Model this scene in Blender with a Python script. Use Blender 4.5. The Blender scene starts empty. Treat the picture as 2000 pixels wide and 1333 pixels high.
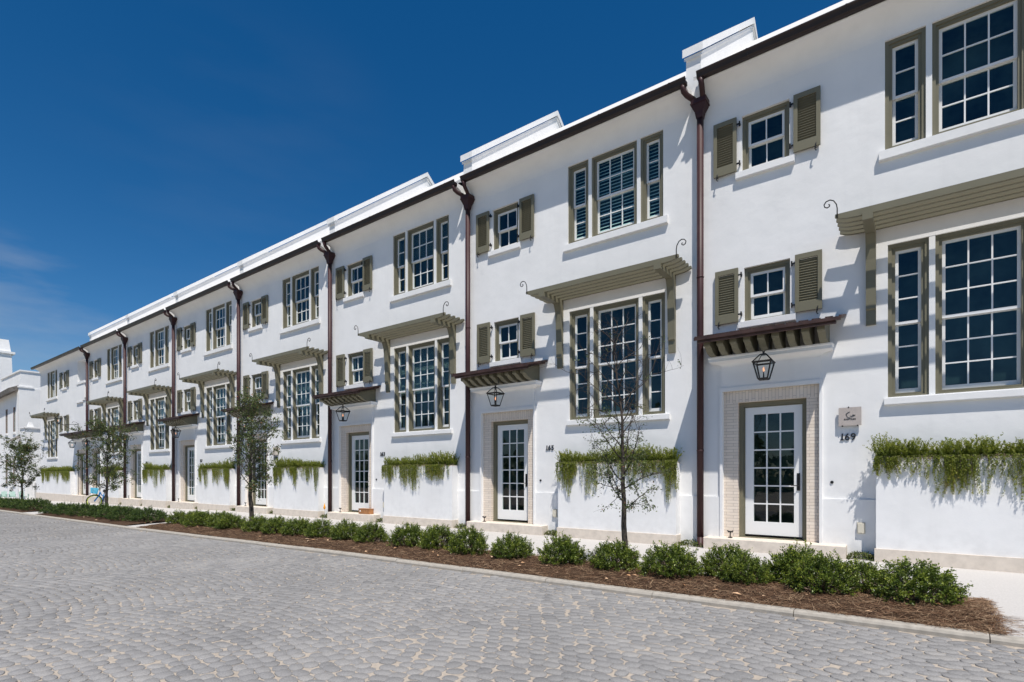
import bpy, bmesh, math, random
import numpy as np
from math import radians as R, sin, cos, pi

S = bpy.context.scene
COL = S.collection

# ------------------------------------------------------------------ camera
EYE = 1.40; DIST = 10.9; YAW = math.atan(790 / 1057)
cd = bpy.data.cameras.new('camera')
cam = bpy.data.objects.new('camera', cd); COL.objects.link(cam)
cam.location = (0, -DIST, EYE)
cam.rotation_euler = (R(90), 0, YAW)
cd.sensor_width = 36; cd.lens = 1057 * 36 / 2000
cd.shift_y = (930 - 666.5) / 2000
cd.clip_start = .1; cd.clip_end = 3000
S.camera = cam

# ------------------------------------------------------------------ light
SD = np.array((.172, -.177, .51)); SD /= np.linalg.norm(SD)      # towards the sun
EL = math.asin(SD[2]); AZ = math.atan2(SD[0], SD[1])
w = bpy.data.worlds.new('World'); S.world = w; w.use_nodes = True
nt = w.node_tree; nt.nodes.clear()
out = nt.nodes.new('ShaderNodeOutputWorld'); bg = nt.nodes.new('ShaderNodeBackground')
sky = nt.nodes.new('ShaderNodeTexSky'); sky.sky_type = 'NISHITA'; sky.sun_disc = False
sky.sun_elevation = EL; sky.sun_rotation = AZ
sky.air_density = 1.0; sky.dust_density = 0.0; sky.ozone_density = 4.0; sky.altitude = 600
hs = nt.nodes.new('ShaderNodeHueSaturation'); hs.inputs['Saturation'].default_value = 1.345
tc = nt.nodes.new('ShaderNodeTexCoord'); mp = nt.nodes.new('ShaderNodeMapping')
mp.inputs['Rotation'].default_value = (R(-14), R(10), R(12)); mp.inputs['Scale'].default_value = (2.2, 2.2, 9)
ns = nt.nodes.new('ShaderNodeTexNoise'); ns.inputs['Scale'].default_value = 1.7; ns.inputs['Detail'].default_value = 6
cr = nt.nodes.new('ShaderNodeValToRGB')
cr.color_ramp.elements[0].position = .42; cr.color_ramp.elements[1].position = .80
cr.color_ramp.elements[1].color = (.62, .62, .62, 1)
mx = nt.nodes.new('ShaderNodeMixRGB'); mx.inputs['Color2'].default_value = (5.0, 5.4, 6.0, 1)
L_ = nt.links.new
L_(tc.outputs['Generated'], mp.inputs['Vector']); L_(mp.outputs['Vector'], ns.inputs['Vector'])
L_(ns.outputs['Fac'], cr.inputs['Fac'])
L_(sky.outputs['Color'], hs.inputs['Color']); L_(hs.outputs['Color'], mx.inputs['Color1'])
msk = []
for dv, lo, hi, amt in (((-.958, .181, .222), .9915, .9995, .85), ((-.80, .42, .42), .96, 1.0, .06)):
    dp = nt.nodes.new('ShaderNodeVectorMath'); dp.operation = 'DOT_PRODUCT'
    n_ = np.array(dv) / np.linalg.norm(dv); dp.inputs[1].default_value = tuple(n_); L_(tc.outputs['Generated'], dp.inputs[0])
    r_ = nt.nodes.new('ShaderNodeMapRange'); r_.interpolation_type = 'SMOOTHSTEP'
    r_.inputs[1].default_value = lo; r_.inputs[2].default_value = hi; r_.inputs[4].default_value = amt
    L_(dp.outputs['Value'], r_.inputs[0]); msk.append(r_)
ad_ = nt.nodes.new('ShaderNodeMath'); ad_.operation = 'MAXIMUM'; L_(msk[0].outputs[0], ad_.inputs[0]); L_(msk[1].outputs[0], ad_.inputs[1])
mu_ = nt.nodes.new('ShaderNodeMath'); mu_.operation = 'MULTIPLY'; L_(cr.outputs['Color'], mu_.inputs[0]); L_(ad_.outputs[0], mu_.inputs[1])
L_(mu_.outputs[0], mx.inputs['Fac']); L_(mx.outputs['Color'], bg.inputs['Color'])
bg.inputs['Strength'].default_value = .083
L_(bg.outputs['Background'], out.inputs['Surface'])
sl = bpy.data.lights.new('sun', 'SUN'); sl.energy = 5.0; sl.angle = R(.53); sl.color = (1, .95, .88)
so = bpy.data.objects.new('sun', sl); COL.objects.link(so)
from mathutils import Vector
so.rotation_euler = Vector(tuple(-SD)).to_track_quat('-Z', 'Y').to_euler()
S.view_settings.view_transform = 'Standard'; S.view_settings.look = 'None'
S.view_settings.exposure = 0.15; S.view_settings.gamma = 1

# ------------------------------------------------------------------ materials
def mat(name, col, rough=.6, spec=.5, metal=0, noise=None, bump=None, bump2=None):
    """noise=(scale, amount) mottles the colour; bump=(scale, strength, distance)"""
    m = bpy.data.materials.new(name); m.use_nodes = True
    t = m.node_tree; p = t.nodes['Principled BSDF']
    p.inputs['Base Color'].default_value = (*col, 1); p.inputs['Roughness'].default_value = rough
    p.inputs['Specular IOR Level'].default_value = spec; p.inputs['Metallic'].default_value = metal
    co = t.nodes.new('ShaderNodeTexCoord')
    if noise:
        n = t.nodes.new('ShaderNodeTexNoise'); n.inputs['Scale'].default_value = noise[0]; n.inputs['Detail'].default_value = 6
        t.links.new(co.outputs['Object'], n.inputs['Vector'])
        r = t.nodes.new('ShaderNodeValToRGB'); a = noise[1]
        r.color_ramp.elements[0].position = .3; r.color_ramp.elements[1].position = .7
        r.color_ramp.elements[0].color = (*[c * (1 - a) for c in col], 1)
        r.color_ramp.elements[1].color = (*[min(1, c * (1 + a)) for c in col], 1)
        t.links.new(n.outputs['Fac'], r.inputs['Fac']); t.links.new(r.outputs['Color'], p.inputs['Base Color'])
    prev = None
    for b in (bump, bump2):
        if b:
            n = t.nodes.new('ShaderNodeTexNoise'); n.inputs['Scale'].default_value = b[0]; n.inputs['Detail'].default_value = 5
            t.links.new(co.outputs['Object'], n.inputs['Vector'])
            bn = t.nodes.new('ShaderNodeBump'); bn.inputs['Strength'].default_value = b[1]; bn.inputs['Distance'].default_value = b[2]
            t.links.new(n.outputs['Fac'], bn.inputs['Height'])
            if prev: t.links.new(prev.outputs['Normal'], bn.inputs['Normal'])
            prev = bn
    if prev: t.links.new(prev.outputs['Normal'], p.inputs['Normal'])
    return m

M = {}
M['stucco'] = mat('white_stucco', (.81, .805, .795), .85, .2, noise=(1.1, .025), bump=(3.5, .35, .02), bump2=(90, .12, .004))
def weather(m):
    t = m.node_tree; p = t.nodes['Principled BSDF']; src = p.inputs['Base Color'].links[0].from_socket
    co = t.nodes.new('ShaderNodeTexCoord')
    def noise(sc, scale, lo, hi, a, b):
        mp_ = t.nodes.new('ShaderNodeMapping'); mp_.inputs['Scale'].default_value = sc; t.links.new(co.outputs['Object'], mp_.inputs[0])
        n = t.nodes.new('ShaderNodeTexNoise'); n.inputs['Scale'].default_value = scale; n.inputs['Detail'].default_value = 7; t.links.new(mp_.outputs[0], n.inputs['Vector'])
        r = t.nodes.new('ShaderNodeMapRange'); r.inputs[1].default_value = lo; r.inputs[2].default_value = hi; r.inputs[3].default_value = a; r.inputs[4].default_value = b
        t.links.new(n.outputs['Fac'], r.inputs[0]); return r
    r1 = noise((3.2, 3.2, .22), 1.6, .55, .8, 1.0, .955)      # runs
    r2 = noise((1, 1, 1), 1.3, .35, .7, 1.015, .965)            # float marks and patches
    sx = t.nodes.new('ShaderNodeSeparateXYZ'); t.links.new(co.outputs['Object'], sx.inputs[0])
    lo = t.nodes.new('ShaderNodeMapRange'); lo.inputs[1].default_value = .05; lo.inputs[2].default_value = .75; lo.inputs[3].default_value = 1; lo.inputs[4].default_value = 0
    t.links.new(sx.outputs['Z'], lo.inputs[0])
    r3 = noise((1, 1, 1), 7, .42, .62, 0, .10)
    a = t.nodes.new('ShaderNodeMath'); a.operation = 'MULTIPLY'; t.links.new(lo.outputs[0], a.inputs[0]); t.links.new(r3.outputs[0], a.inputs[1])
    b = t.nodes.new('ShaderNodeMath'); b.operation = 'SUBTRACT'; b.inputs[0].default_value = 1; t.links.new(a.outputs[0], b.inputs[1])
    c = t.nodes.new('ShaderNodeMath'); c.operation = 'MULTIPLY'; t.links.new(r1.outputs[0], c.inputs[0]); t.links.new(r2.outputs[0], c.inputs[1])
    d = t.nodes.new('ShaderNodeMath'); d.operation = 'MULTIPLY'; t.links.new(c.outputs[0], d.inputs[0]); t.links.new(b.outputs[0], d.inputs[1])
    v = t.nodes.new('ShaderNodeVectorMath'); v.operation = 'SCALE'; t.links.new(src, v.inputs[0]); t.links.new(d.outputs[0], v.inputs['Scale']); t.links.new(v.outputs[0], p.inputs['Base Color'])
weather(M['stucco'])
M['white'] = mat('white_paint', (.80, .80, .79), .45, .4)
M['olive'] = mat('olive_paint', (.172, .160, .108), .5, .35, noise=(3, .06))
M['copper'] = mat('aged_copper', (.055, .028, .023), .55, .4, 0, noise=(7, .35))
M['gutter'] = mat('brown_gutter', (.022, .012, .011), .4, .4, 0, noise=(4, .22))
M['pipe'] = mat('downpipe_brown', (.045, .017, .018), .5, .3, 0, noise=(3, .2))
M['iron'] = mat('black_iron', (.012, .012, .013), .45, .5, .3)
M['number'] = mat('number_black', (.015, .015, .018), .4)
M['roof'] = mat('white_roof', (.62, .61, .595), .8, .2, noise=(9, .07), bump=(22, .6, .03))
M['travertine'] = mat('travertine', (.66, .585, .50), .75, .25, noise=(9, .10), bump=(40, .25, .004))
M['walk'] = mat('sidewalk_concrete', (.48, .46, .44), .9, .15, noise=(60, .10), bump=(120, .4, .004))
M['curb'] = mat('curb_concrete', (.36, .33, .285), .9, .2, noise=(14, .14), bump=(90, .4, .004))
M['sand'] = mat('joint_sand', (.38, .33, .275), .95, .1, noise=(30, .15))
M['mulch'] = mat('mulch', (.082, .050, .032), .95, .1, noise=(45, .55), bump=(60, 1, .03))
M['plaque'] = mat('stone_plaque', (.45, .40, .37), .8, .2, noise=(14, .06))
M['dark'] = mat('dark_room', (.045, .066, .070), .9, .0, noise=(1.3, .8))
M['blind'] = mat('window_blind', (.70, .78, .76), .7, .2)
M['bark'] = mat('bark', (.075, .062, .052), .9, .15, noise=(18, .35), bump=(40, .8, .01))
M['wood'] = mat('parcel_wood', (.36, .165, .065), .6, .3, noise=(12, .25))
M['rust'] = mat('tile_brown', (.20, .12, .095), .8, .2, noise=(8, .3))
M['concrete'] = mat('grey_concrete', (.42, .41, .40), .85, .2, noise=(5, .08))
M['mint'] = mat('mint_paint', (.34, .49, .42), .5, .3)
M['blue'] = mat('bike_blue', (.03, .22, .55), .3, .5)
M['cyan'] = mat('basket_blue', (.12, .50, .68), .6, .3)
M['lime'] = mat('rim_lime', (.60, .70, .10), .5, .3)
M['rubber'] = mat('tyre_black', (.02, .02, .02), .7, .3)
M['steel'] = mat('steel', (.5, .5, .5), .3, .5, .9)
M['orange'] = mat('flag_orange', (.80, .33, .02), .5, .3)
M['cream'] = mat('cover_cream', (.62, .58, .48), .5, .4)
M['grass'] = mat('far_ground', (.10, .12, .06), .95, .1, noise=(2, .3))
M['slate'] = mat('slate_shingle', (.16, .145, .13), .8, .2, noise=(6, .3))
M['twig'] = mat('dry_twig', (.20, .15, .115), .9, .1, noise=(20, .3))

def tone_mat(name, stops, rough=.55, spec=.3, transl=.0):
    m = bpy.data.materials.new(name); m.use_nodes = True
    t = m.node_tree; p = t.nodes['Principled BSDF']
    at = t.nodes.new('ShaderNodeAttribute'); at.attribute_name = 'tone'
    r = t.nodes.new('ShaderNodeValToRGB'); e = r.color_ramp.elements
    while len(e) < len(stops): e.new(.5)
    for k, (pos, c) in enumerate(stops): e[k].position = pos; e[k].color = (*c, 1)
    t.links.new(at.outputs['Fac'], r.inputs['Fac']); t.links.new(r.outputs['Color'], p.inputs['Base Color'])
    p.inputs['Roughness'].default_value = rough; p.inputs['Specular IOR Level'].default_value = spec
    if transl:
        tr = t.nodes.new('ShaderNodeBsdfTranslucent'); mi = t.nodes.new('ShaderNodeMixShader')
        mi.inputs[0].default_value = transl
        t.links.new(r.outputs['Color'], tr.inputs['Color'])
        t.links.new(p.outputs[0], mi.inputs[1]); t.links.new(tr.outputs[0], mi.inputs[2])
        t.links.new(mi.outputs[0], t.nodes['Material Output'].inputs['Surface'])
    return m

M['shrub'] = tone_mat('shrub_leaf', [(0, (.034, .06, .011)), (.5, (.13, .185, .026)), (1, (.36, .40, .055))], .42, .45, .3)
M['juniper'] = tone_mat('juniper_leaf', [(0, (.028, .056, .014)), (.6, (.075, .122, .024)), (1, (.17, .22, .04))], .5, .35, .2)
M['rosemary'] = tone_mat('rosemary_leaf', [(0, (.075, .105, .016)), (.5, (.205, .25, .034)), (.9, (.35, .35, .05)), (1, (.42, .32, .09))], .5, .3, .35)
M['treeleaf'] = tone_mat('tree_leaf', [(0, (.045, .068, .022)), (.6, (.115, .15, .05)), (.93, (.20, .24, .08)), (1, (.32, .14, .06))], .5, .3, .3)
M['straw'] = tone_mat('pine_straw', [(0, (.055, .027, .016)), (.5, (.165, .088, .048)), (1, (.40, .28, .175))], .8, .2)
M['litter'] = tone_mat('leaf_litter', [(0, (.45, .22, .09)), (1, (.70, .52, .36))], .8, .2)
M['cover'] = tone_mat('ground_cover', [(0, (.05, .07, .018)), (.7, (.12, .155, .04)), (1, (.20, .17, .06))], .6, .2, .2)

# setts: one tone per stone plus grain
def sett_mat():
    m = tone_mat('grey_setts', [(0, (.19, .186, .184)), (.5, (.245, .238, .233)), (1, (.295, .283, .27))], .8, .25)
    t = m.node_tree; p = t.nodes['Principled BSDF']; co = t.nodes.new('ShaderNodeTexCoord')
    n = t.nodes.new('ShaderNodeTexNoise'); n.inputs['Scale'].default_value = 110; n.inputs['Detail'].default_value = 4
    t.links.new(co.outputs['Object'], n.inputs['Vector'])
    n2 = t.nodes.new('ShaderNodeTexNoise'); n2.inputs['Scale'].default_value = .55; n2.inputs['Detail'].default_value = 5
    t.links.new(co.outputs['Object'], n2.inputs['Vector'])
    r = t.nodes.new('ShaderNodeMapRange'); r.inputs[1].default_value = .25; r.inputs[2].default_value = .75
    r.inputs[3].default_value = .72; r.inputs[4].default_value = 1.28; t.links.new(n.outputs['Fac'], r.inputs[0])
    r2 = t.nodes.new('ShaderNodeMapRange'); r2.inputs[1].default_value = .3; r2.inputs[2].default_value = .7
    r2.inputs[3].default_value = .9; r2.inputs[4].default_value = 1.1; t.links.new(n2.outputs['Fac'], r2.inputs[0])
    mu = t.nodes.new('ShaderNodeMath'); mu.operation = 'MULTIPLY'
    t.links.new(r.outputs[0], mu.inputs[0]); t.links.new(r2.outputs[0], mu.inputs[1])
    src = p.inputs['Base Color'].links[0].from_socket
    vm = t.nodes.new('ShaderNodeVectorMath'); vm.operation = 'SCALE'
    t.links.new(src, vm.inputs[0]); t.links.new(mu.outputs[0], vm.inputs['Scale'])
    t.links.new(vm.outputs[0], p.inputs['Base Color'])
    b = t.nodes.new('ShaderNodeBump'); b.inputs['Strength'].default_value = .5; b.inputs['Distance'].default_value = .004
    t.links.new(n.outputs['Fac'], b.inputs['Height']); t.links.new(b.outputs[0], p.inputs['Normal'])
    return m
M['sett'] = sett_mat()

def brick_mat(name, vertical):
    m = bpy.data.materials.new(name); m.use_nodes = True
    t = m.node_tree; p = t.nodes['Principled BSDF']
    co = t.nodes.new('ShaderNodeTexCoord'); sx = t.nodes.new('ShaderNodeSeparateXYZ'); cx = t.nodes.new('ShaderNodeCombineXYZ')
    t.links.new(co.outputs['Object'], sx.inputs[0])
    ad = t.nodes.new('ShaderNodeMath'); ad.operation = 'ADD'
    t.links.new(sx.outputs['X'], ad.inputs[0]); t.links.new(sx.outputs['Y'], ad.inputs[1])
    a, b = (('Z', None) if vertical else (None, 'Z'))
    t.links.new(sx.outputs['Z'] if vertical else ad.outputs[0], cx.inputs[0])
    t.links.new(ad.outputs[0] if vertical else sx.outputs['Z'], cx.inputs[1])
    br = t.nodes.new('ShaderNodeTexBrick'); br.inputs['Scale'].default_value = 1
    br.inputs['Brick Width'].default_value = .26; br.inputs['Row Height'].default_value = .058
    br.inputs['Mortar Size'].default_value = .004; br.inputs['Mortar Smooth'].default_value = .3
    br.inputs['Color1'].default_value = (.80, .70, .595, 1); br.inputs['Color2'].default_value = (.72, .62, .52, 1)
    br.inputs['Mortar'].default_value = (.50, .43, .37, 1)
    t.links.new(cx.outputs[0], br.inputs['Vector']); t.links.new(br.outputs['Color'], p.inputs['Base Color'])
    bp = t.nodes.new('ShaderNodeBump'); bp.inputs['Strength'].default_value = .7; bp.inputs['Distance'].default_value = .008; bp.invert = True
    t.links.new(br.outputs['Fac'], bp.inputs['Height']); t.links.new(bp.outputs[0], p.inputs['Normal'])
    p.inputs['Roughness'].default_value = .85
    return m
M['brick'] = brick_mat('pale_brick', False); M['soldier'] = brick_mat('pale_brick_header', True)

def glass_mat(name, tint, ior, extra=0.0):
    m = bpy.data.materials.new(name); m.use_nodes = True
    t = m.node_tree; t.nodes.clear(); o = t.nodes.new('ShaderNodeOutputMaterial')
    tr = t.nodes.new('ShaderNodeBsdfTransparent'); tr.inputs[0].default_value = (*tint, 1)
    gl = t.nodes.new('ShaderNodeBsdfGlossy'); gl.inputs['Roughness'].default_value = .0; gl.inputs[0].default_value = (.93, .97, 1, 1)
    fr = t.nodes.new('ShaderNodeFresnel'); ge = t.nodes.new('ShaderNodeNewGeometry')
    rg = t.nodes.new('ShaderNodeMapRange'); rg.inputs[3].default_value = ior; rg.inputs[4].default_value = 1 / ior   # same reflectance from both sides
    t.links.new(ge.outputs['Backfacing'], rg.inputs[0]); t.links.new(rg.outputs[0], fr.inputs[0])
    n = t.nodes.new('ShaderNodeTexNoise'); n.inputs['Scale'].default_value = 2.2
    co = t.nodes.new('ShaderNodeTexCoord'); t.links.new(co.outputs['Object'], n.inputs['Vector'])
    bp = t.nodes.new('ShaderNodeBump'); bp.inputs['Strength'].default_value = .05; bp.inputs['Distance'].default_value = .02
    t.links.new(n.outputs['Fac'], bp.inputs['Height']); t.links.new(bp.outputs[0], gl.inputs['Normal'])
    mi = t.nodes.new('ShaderNodeMixShader')
    t.links.new(fr.outputs[0], mi.inputs[0]); t.links.new(tr.outputs[0], mi.inputs[1]); t.links.new(gl.outputs[0], mi.inputs[2])
    t.links.new(mi.outputs[0], o.inputs[0])
    return m
M['glass'] = glass_mat('window_glass', (.72, .88, .85), 1.58)
M['lampglass'] = glass_mat('lantern_glass', (.93, .95, .95), 1.3)
fm = bpy.data.materials.new('gas_flame'); fm.use_nodes = True
fp = fm.node_tree.nodes['Principled BSDF']; fp.inputs['Base Color'].default_value = (1, .5, .25, 1)
fp.inputs['Emission Color'].default_value = (1, .42, .2, 1); fp.inputs['Emission Strength'].default_value = 1.2
M['flame'] = fm

# ------------------------------------------------------------------ mesh helpers
class MB:
    def __init__(s): s.v = []; s.f = []; s.mi = []
    def add(s, vs, fs, m=0):
        o = len(s.v); s.v += [tuple(v) for v in vs]
        for f in fs: s.f.append([i + o for i in f]); s.mi.append(m)
    def box(s, x0, x1, y0, y1, z0, z1, m=0):
        if x0 > x1: x0, x1 = x1, x0
        if y0 > y1: y0, y1 = y1, y0
        if z0 > z1: z0, z1 = z1, z0
        s.add([(x0, y0, z0), (x1, y0, z0), (x1, y1, z0), (x0, y1, z0), (x0, y0, z1), (x1, y0, z1), (x1, y1, z1), (x0, y1, z1)],
              [(0, 3, 2, 1), (4, 5, 6, 7), (0, 1, 5, 4), (1, 2, 6, 5), (2, 3, 7, 6), (3, 0, 4, 7)], m)
    def quad(s, a, b, c, d, m=0): s.add([a, b, c, d], [(0, 1, 2, 3)], m)
    def prism_x(s, poly, x0, x1, m=0):
        n = len(poly)
        s.add([(x0, y, z) for y, z in poly] + [(x1, y, z) for y, z in poly],
              [tuple(range(n)), tuple(range(2 * n - 1, n - 1, -1))] + [(i, n + i, n + (i + 1) % n, (i + 1) % n) for i in range(n)], m)
    def prism_y(s, poly, y0, y1, m=0):
        n = len(poly)
        s.add([(x, y0, z) for x, z in poly] + [(x, y1, z) for x, z in poly],
              [tuple(range(n)), tuple(range(2 * n - 1, n - 1, -1))] + [(i, n + i, n + (i + 1) % n, (i + 1) % n) for i in range(n)], m)
    def ring(s, x0, x1, z0, z1, a0, a1, b0, b1, y0, y1, m=0):
        """frame between outer x0..x1,z0..z1 and inner a0..a1,b0..b1"""
        s.box(x0, a0, y0, y1, z0, z1, m); s.box(a1, x1, y0, y1, z0, z1, m)
        if b0 > z0 + 1e-5: s.box(a0, a1, y0, y1, z0, b0, m)
        if z1 > b1 + 1e-5: s.box(a0, a1, y0, y1, b1, z1, m)
    def tube(s, pts, r, n=8, m=0):
        pts = [np.array(p, float) for p in pts]
        rr = r if hasattr(r, '__len__') else [r] * len(pts)
        rings = []; up = None
        for i, p in enumerate(pts):
            d = (pts[min(i + 1, len(pts) - 1)] - pts[max(i - 1, 0)]); d = d / (np.linalg.norm(d) + 1e-9)
            if up is None:
                up = np.array((0, 0, 1.)) if abs(d[2]) < .9 else np.array((1., 0, 0))
            a = np.cross(d, up); a /= np.linalg.norm(a) + 1e-9; b = np.cross(a, d); up = b
            rings.append([p + rr[i] * (cos(2 * pi * k / n) * a + sin(2 * pi * k / n) * b) for k in range(n)])
        vs = [q for g in rings for q in g]; fs = []
        for i in range(len(pts) - 1):
            for k in range(n):
                k2 = (k + 1) % n; fs.append((i * n + k, i * n + k2, (i + 1) * n + k2, (i + 1) * n + k))
        fs.append(tuple(range(n - 1, -1, -1))); fs.append(tuple((len(pts) - 1) * n + k for k in range(n)))
        s.add(vs, fs, m)
    def mesh(s, name, mats, smooth=False):
        me = bpy.data.meshes.new(name); me.from_pydata(s.v, [], s.f); me.update()
        if not isinstance(mats, (list, tuple)): mats = [mats]
        for k in mats: me.materials.append(k)
        if len(mats) > 1: me.polygons.foreach_set('material_index', s.mi)
        bm = bmesh.new(); bm.from_mesh(me); bmesh.ops.recalc_face_normals(bm, faces=bm.faces); bm.to_mesh(me); bm.free()
        if smooth: me.polygons.foreach_set('use_smooth', [True] * len(me.polygons))
        return me

def link(name, me, parent=None, loc=(0, 0, 0), rz=0):
    o = bpy.data.objects.new(name, me); COL.objects.link(o); o.location = loc
    if rz: o.rotation_euler = (0, 0, rz)
    if parent: o.parent = parent
    return o
def empty(name, loc, label, cat, group=None, rz=0):
    o = bpy.data.objects.new(name, None); COL.objects.link(o); o.location = loc; o.rotation_euler = (0, 0, rz)
    o.empty_display_size = .2
    return tag(o, label, cat, group)
def tag(o, label, cat, group=None):
    o['label'] = label; o['category'] = cat
    if group: o['group'] = group
    return o
def struct(name, me, kind='structure'):
    o = link(name, me); o['kind'] = kind; return o
CACHE = {}
def cached(key, fn):
    if key not in CACHE: CACHE[key] = fn()
    return CACHE[key]

def np_mesh(name, V, F, mats, tone=None):
    """V (n,3), F (m,k) same-size faces"""
    me = bpy.data.meshes.new(name); k = F.shape[1]
    me.vertices.add(len(V)); me.vertices.foreach_set('co', V.astype(np.float32).ravel())
    me.loops.add(F.size); me.loops.foreach_set('vertex_index', F.astype(np.int32).ravel())
    me.polygons.add(len(F)); me.polygons.foreach_set('loop_start', np.arange(0, F.size, k, dtype=np.int32))
    try: me.polygons.foreach_set('loop_total', np.full(len(F), k, dtype=np.int32))
    except Exception: pass
    me.update(calc_edges=True)
    if tone is not None:
        a = me.attributes.new('tone', 'FLOAT', 'POINT'); a.data.foreach_set('value', tone.astype(np.float32))
    me.materials.append(mats)
    return me

def unit(a): return a / (np.linalg.norm(a, axis=-1, keepdims=True) + 1e-9)
def leaf_arrays(P, D, N, Ln, Wd, rng, fold=0.15):
    """diamond leaves: base P, direction D, rough normal N"""
    n = len(P); D = unit(D); B = unit(np.cross(D, N)); U = np.cross(B, D)
    Ln = np.broadcast_to(Ln, n)[:, None]; Wd = np.broadcast_to(Wd, n)[:, None]
    mid = P + D * Ln * .5
    V = np.stack([P, mid + B * Wd * .5 + U * Ln * fold * .5, P + D * Ln, mid - B * Wd * .5 + U * Ln * fold * .5], 1).reshape(-1, 3)
    F = np.arange(4 * n).reshape(n, 4)
    return V, F

# ------------------------------------------------------------------ ground heights
def interp(x, pts):
    return np.interp(x, [p[0] for p in pts], [p[1] for p in pts])
BZ = [(-90, -.5), (-50, -.34), (-43, -.23), (-34, -.14), (-28, -.10), (-22, 0), (10, 0)]
CZ = [(-90, -.6), (-60, -.45), (-35, -.27), (-27, -.22), (-19, -.16), (-12.4, -.08), (-8, -.03), (-2.3, 0), (2, .03), (10, .06)]
CURB_Y = -4.78
def gz(x, y):
    t = np.clip(-np.asarray(y, float) / 4.8, 0, 1)
    return interp(x, BZ) * (1 - t) + interp(x, CZ) * t
def rz_(x): return interp(x, CZ) - .035

def sheet(name, xs, ys, zf, material, kind='structure', jit=0, seed=0):
    X, Y = np.meshgrid(np.array(xs, float), np.array(ys, float)); Z = zf(X, Y)
    if jit: Z = Z + np.random.default_rng(seed).normal(0, jit, Z.shape)
    nx, ny = len(xs), len(ys); V = np.stack([X.ravel(), Y.ravel(), np.asarray(Z).ravel()], 1)
    i, j = np.meshgrid(np.arange(nx - 1), np.arange(ny - 1)); a = (j * nx + i).ravel()
    F = np.stack([a, a + 1, a + nx + 1, a + nx], 1)
    return struct(name, np_mesh(name, V, F, material), kind)

bxs = [-120, -90, -60, -50, -43, -35, -34, -28, -27, -22, -19, -12.4, -8, -2.3, 2, 6, 10, 20, 40]
sheet('sidewalk', bxs, [-4.66, -3, -1.5, 0, .5, 12], lambda x, y: gz(x, y), M['walk'])
sheet('road', bxs, [-60, -30, -12, -4.78], lambda x, y: rz_(x) - .004, M['sand'])
g = MB(); g.quad((-900, -900, -1.1), (900, -900, -1.1), (900, 900, -1.1), (-900, 900, -1.1)); struct('ground', g.mesh('ground', M['grass']))

# curb ribbon with rounded top edge
def curb():
    rng = np.random.default_rng(5); xs = np.arange(-70, 9.01, 1.5); m = MB(); prof = [(-4.80, -.2), (-4.80, -.005), (-4.785, .017), (-4.76, .026), (-4.66, .022), (-4.655, -.2)]
    for i in range(len(xs) - 1):
        a, b = xs[i] + .004, xs[i + 1] - .004; dz = rng.normal(0, .002)
        za, zb = float(interp(a, CZ)) + dz, float(interp(b, CZ)) + dz; n = len(prof)
        m.add([(a, y, z + za) for y, z in prof] + [(b, y, z + zb) for y, z in prof],
              [tuple(range(n)), tuple(range(2 * n - 1, n - 1, -1))] + [(k, n + k, n + (k + 1) % n, (k + 1) % n) for k in range(n)])
    return m.mesh('curb', M['curb'])
struct('curb', curb())

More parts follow.
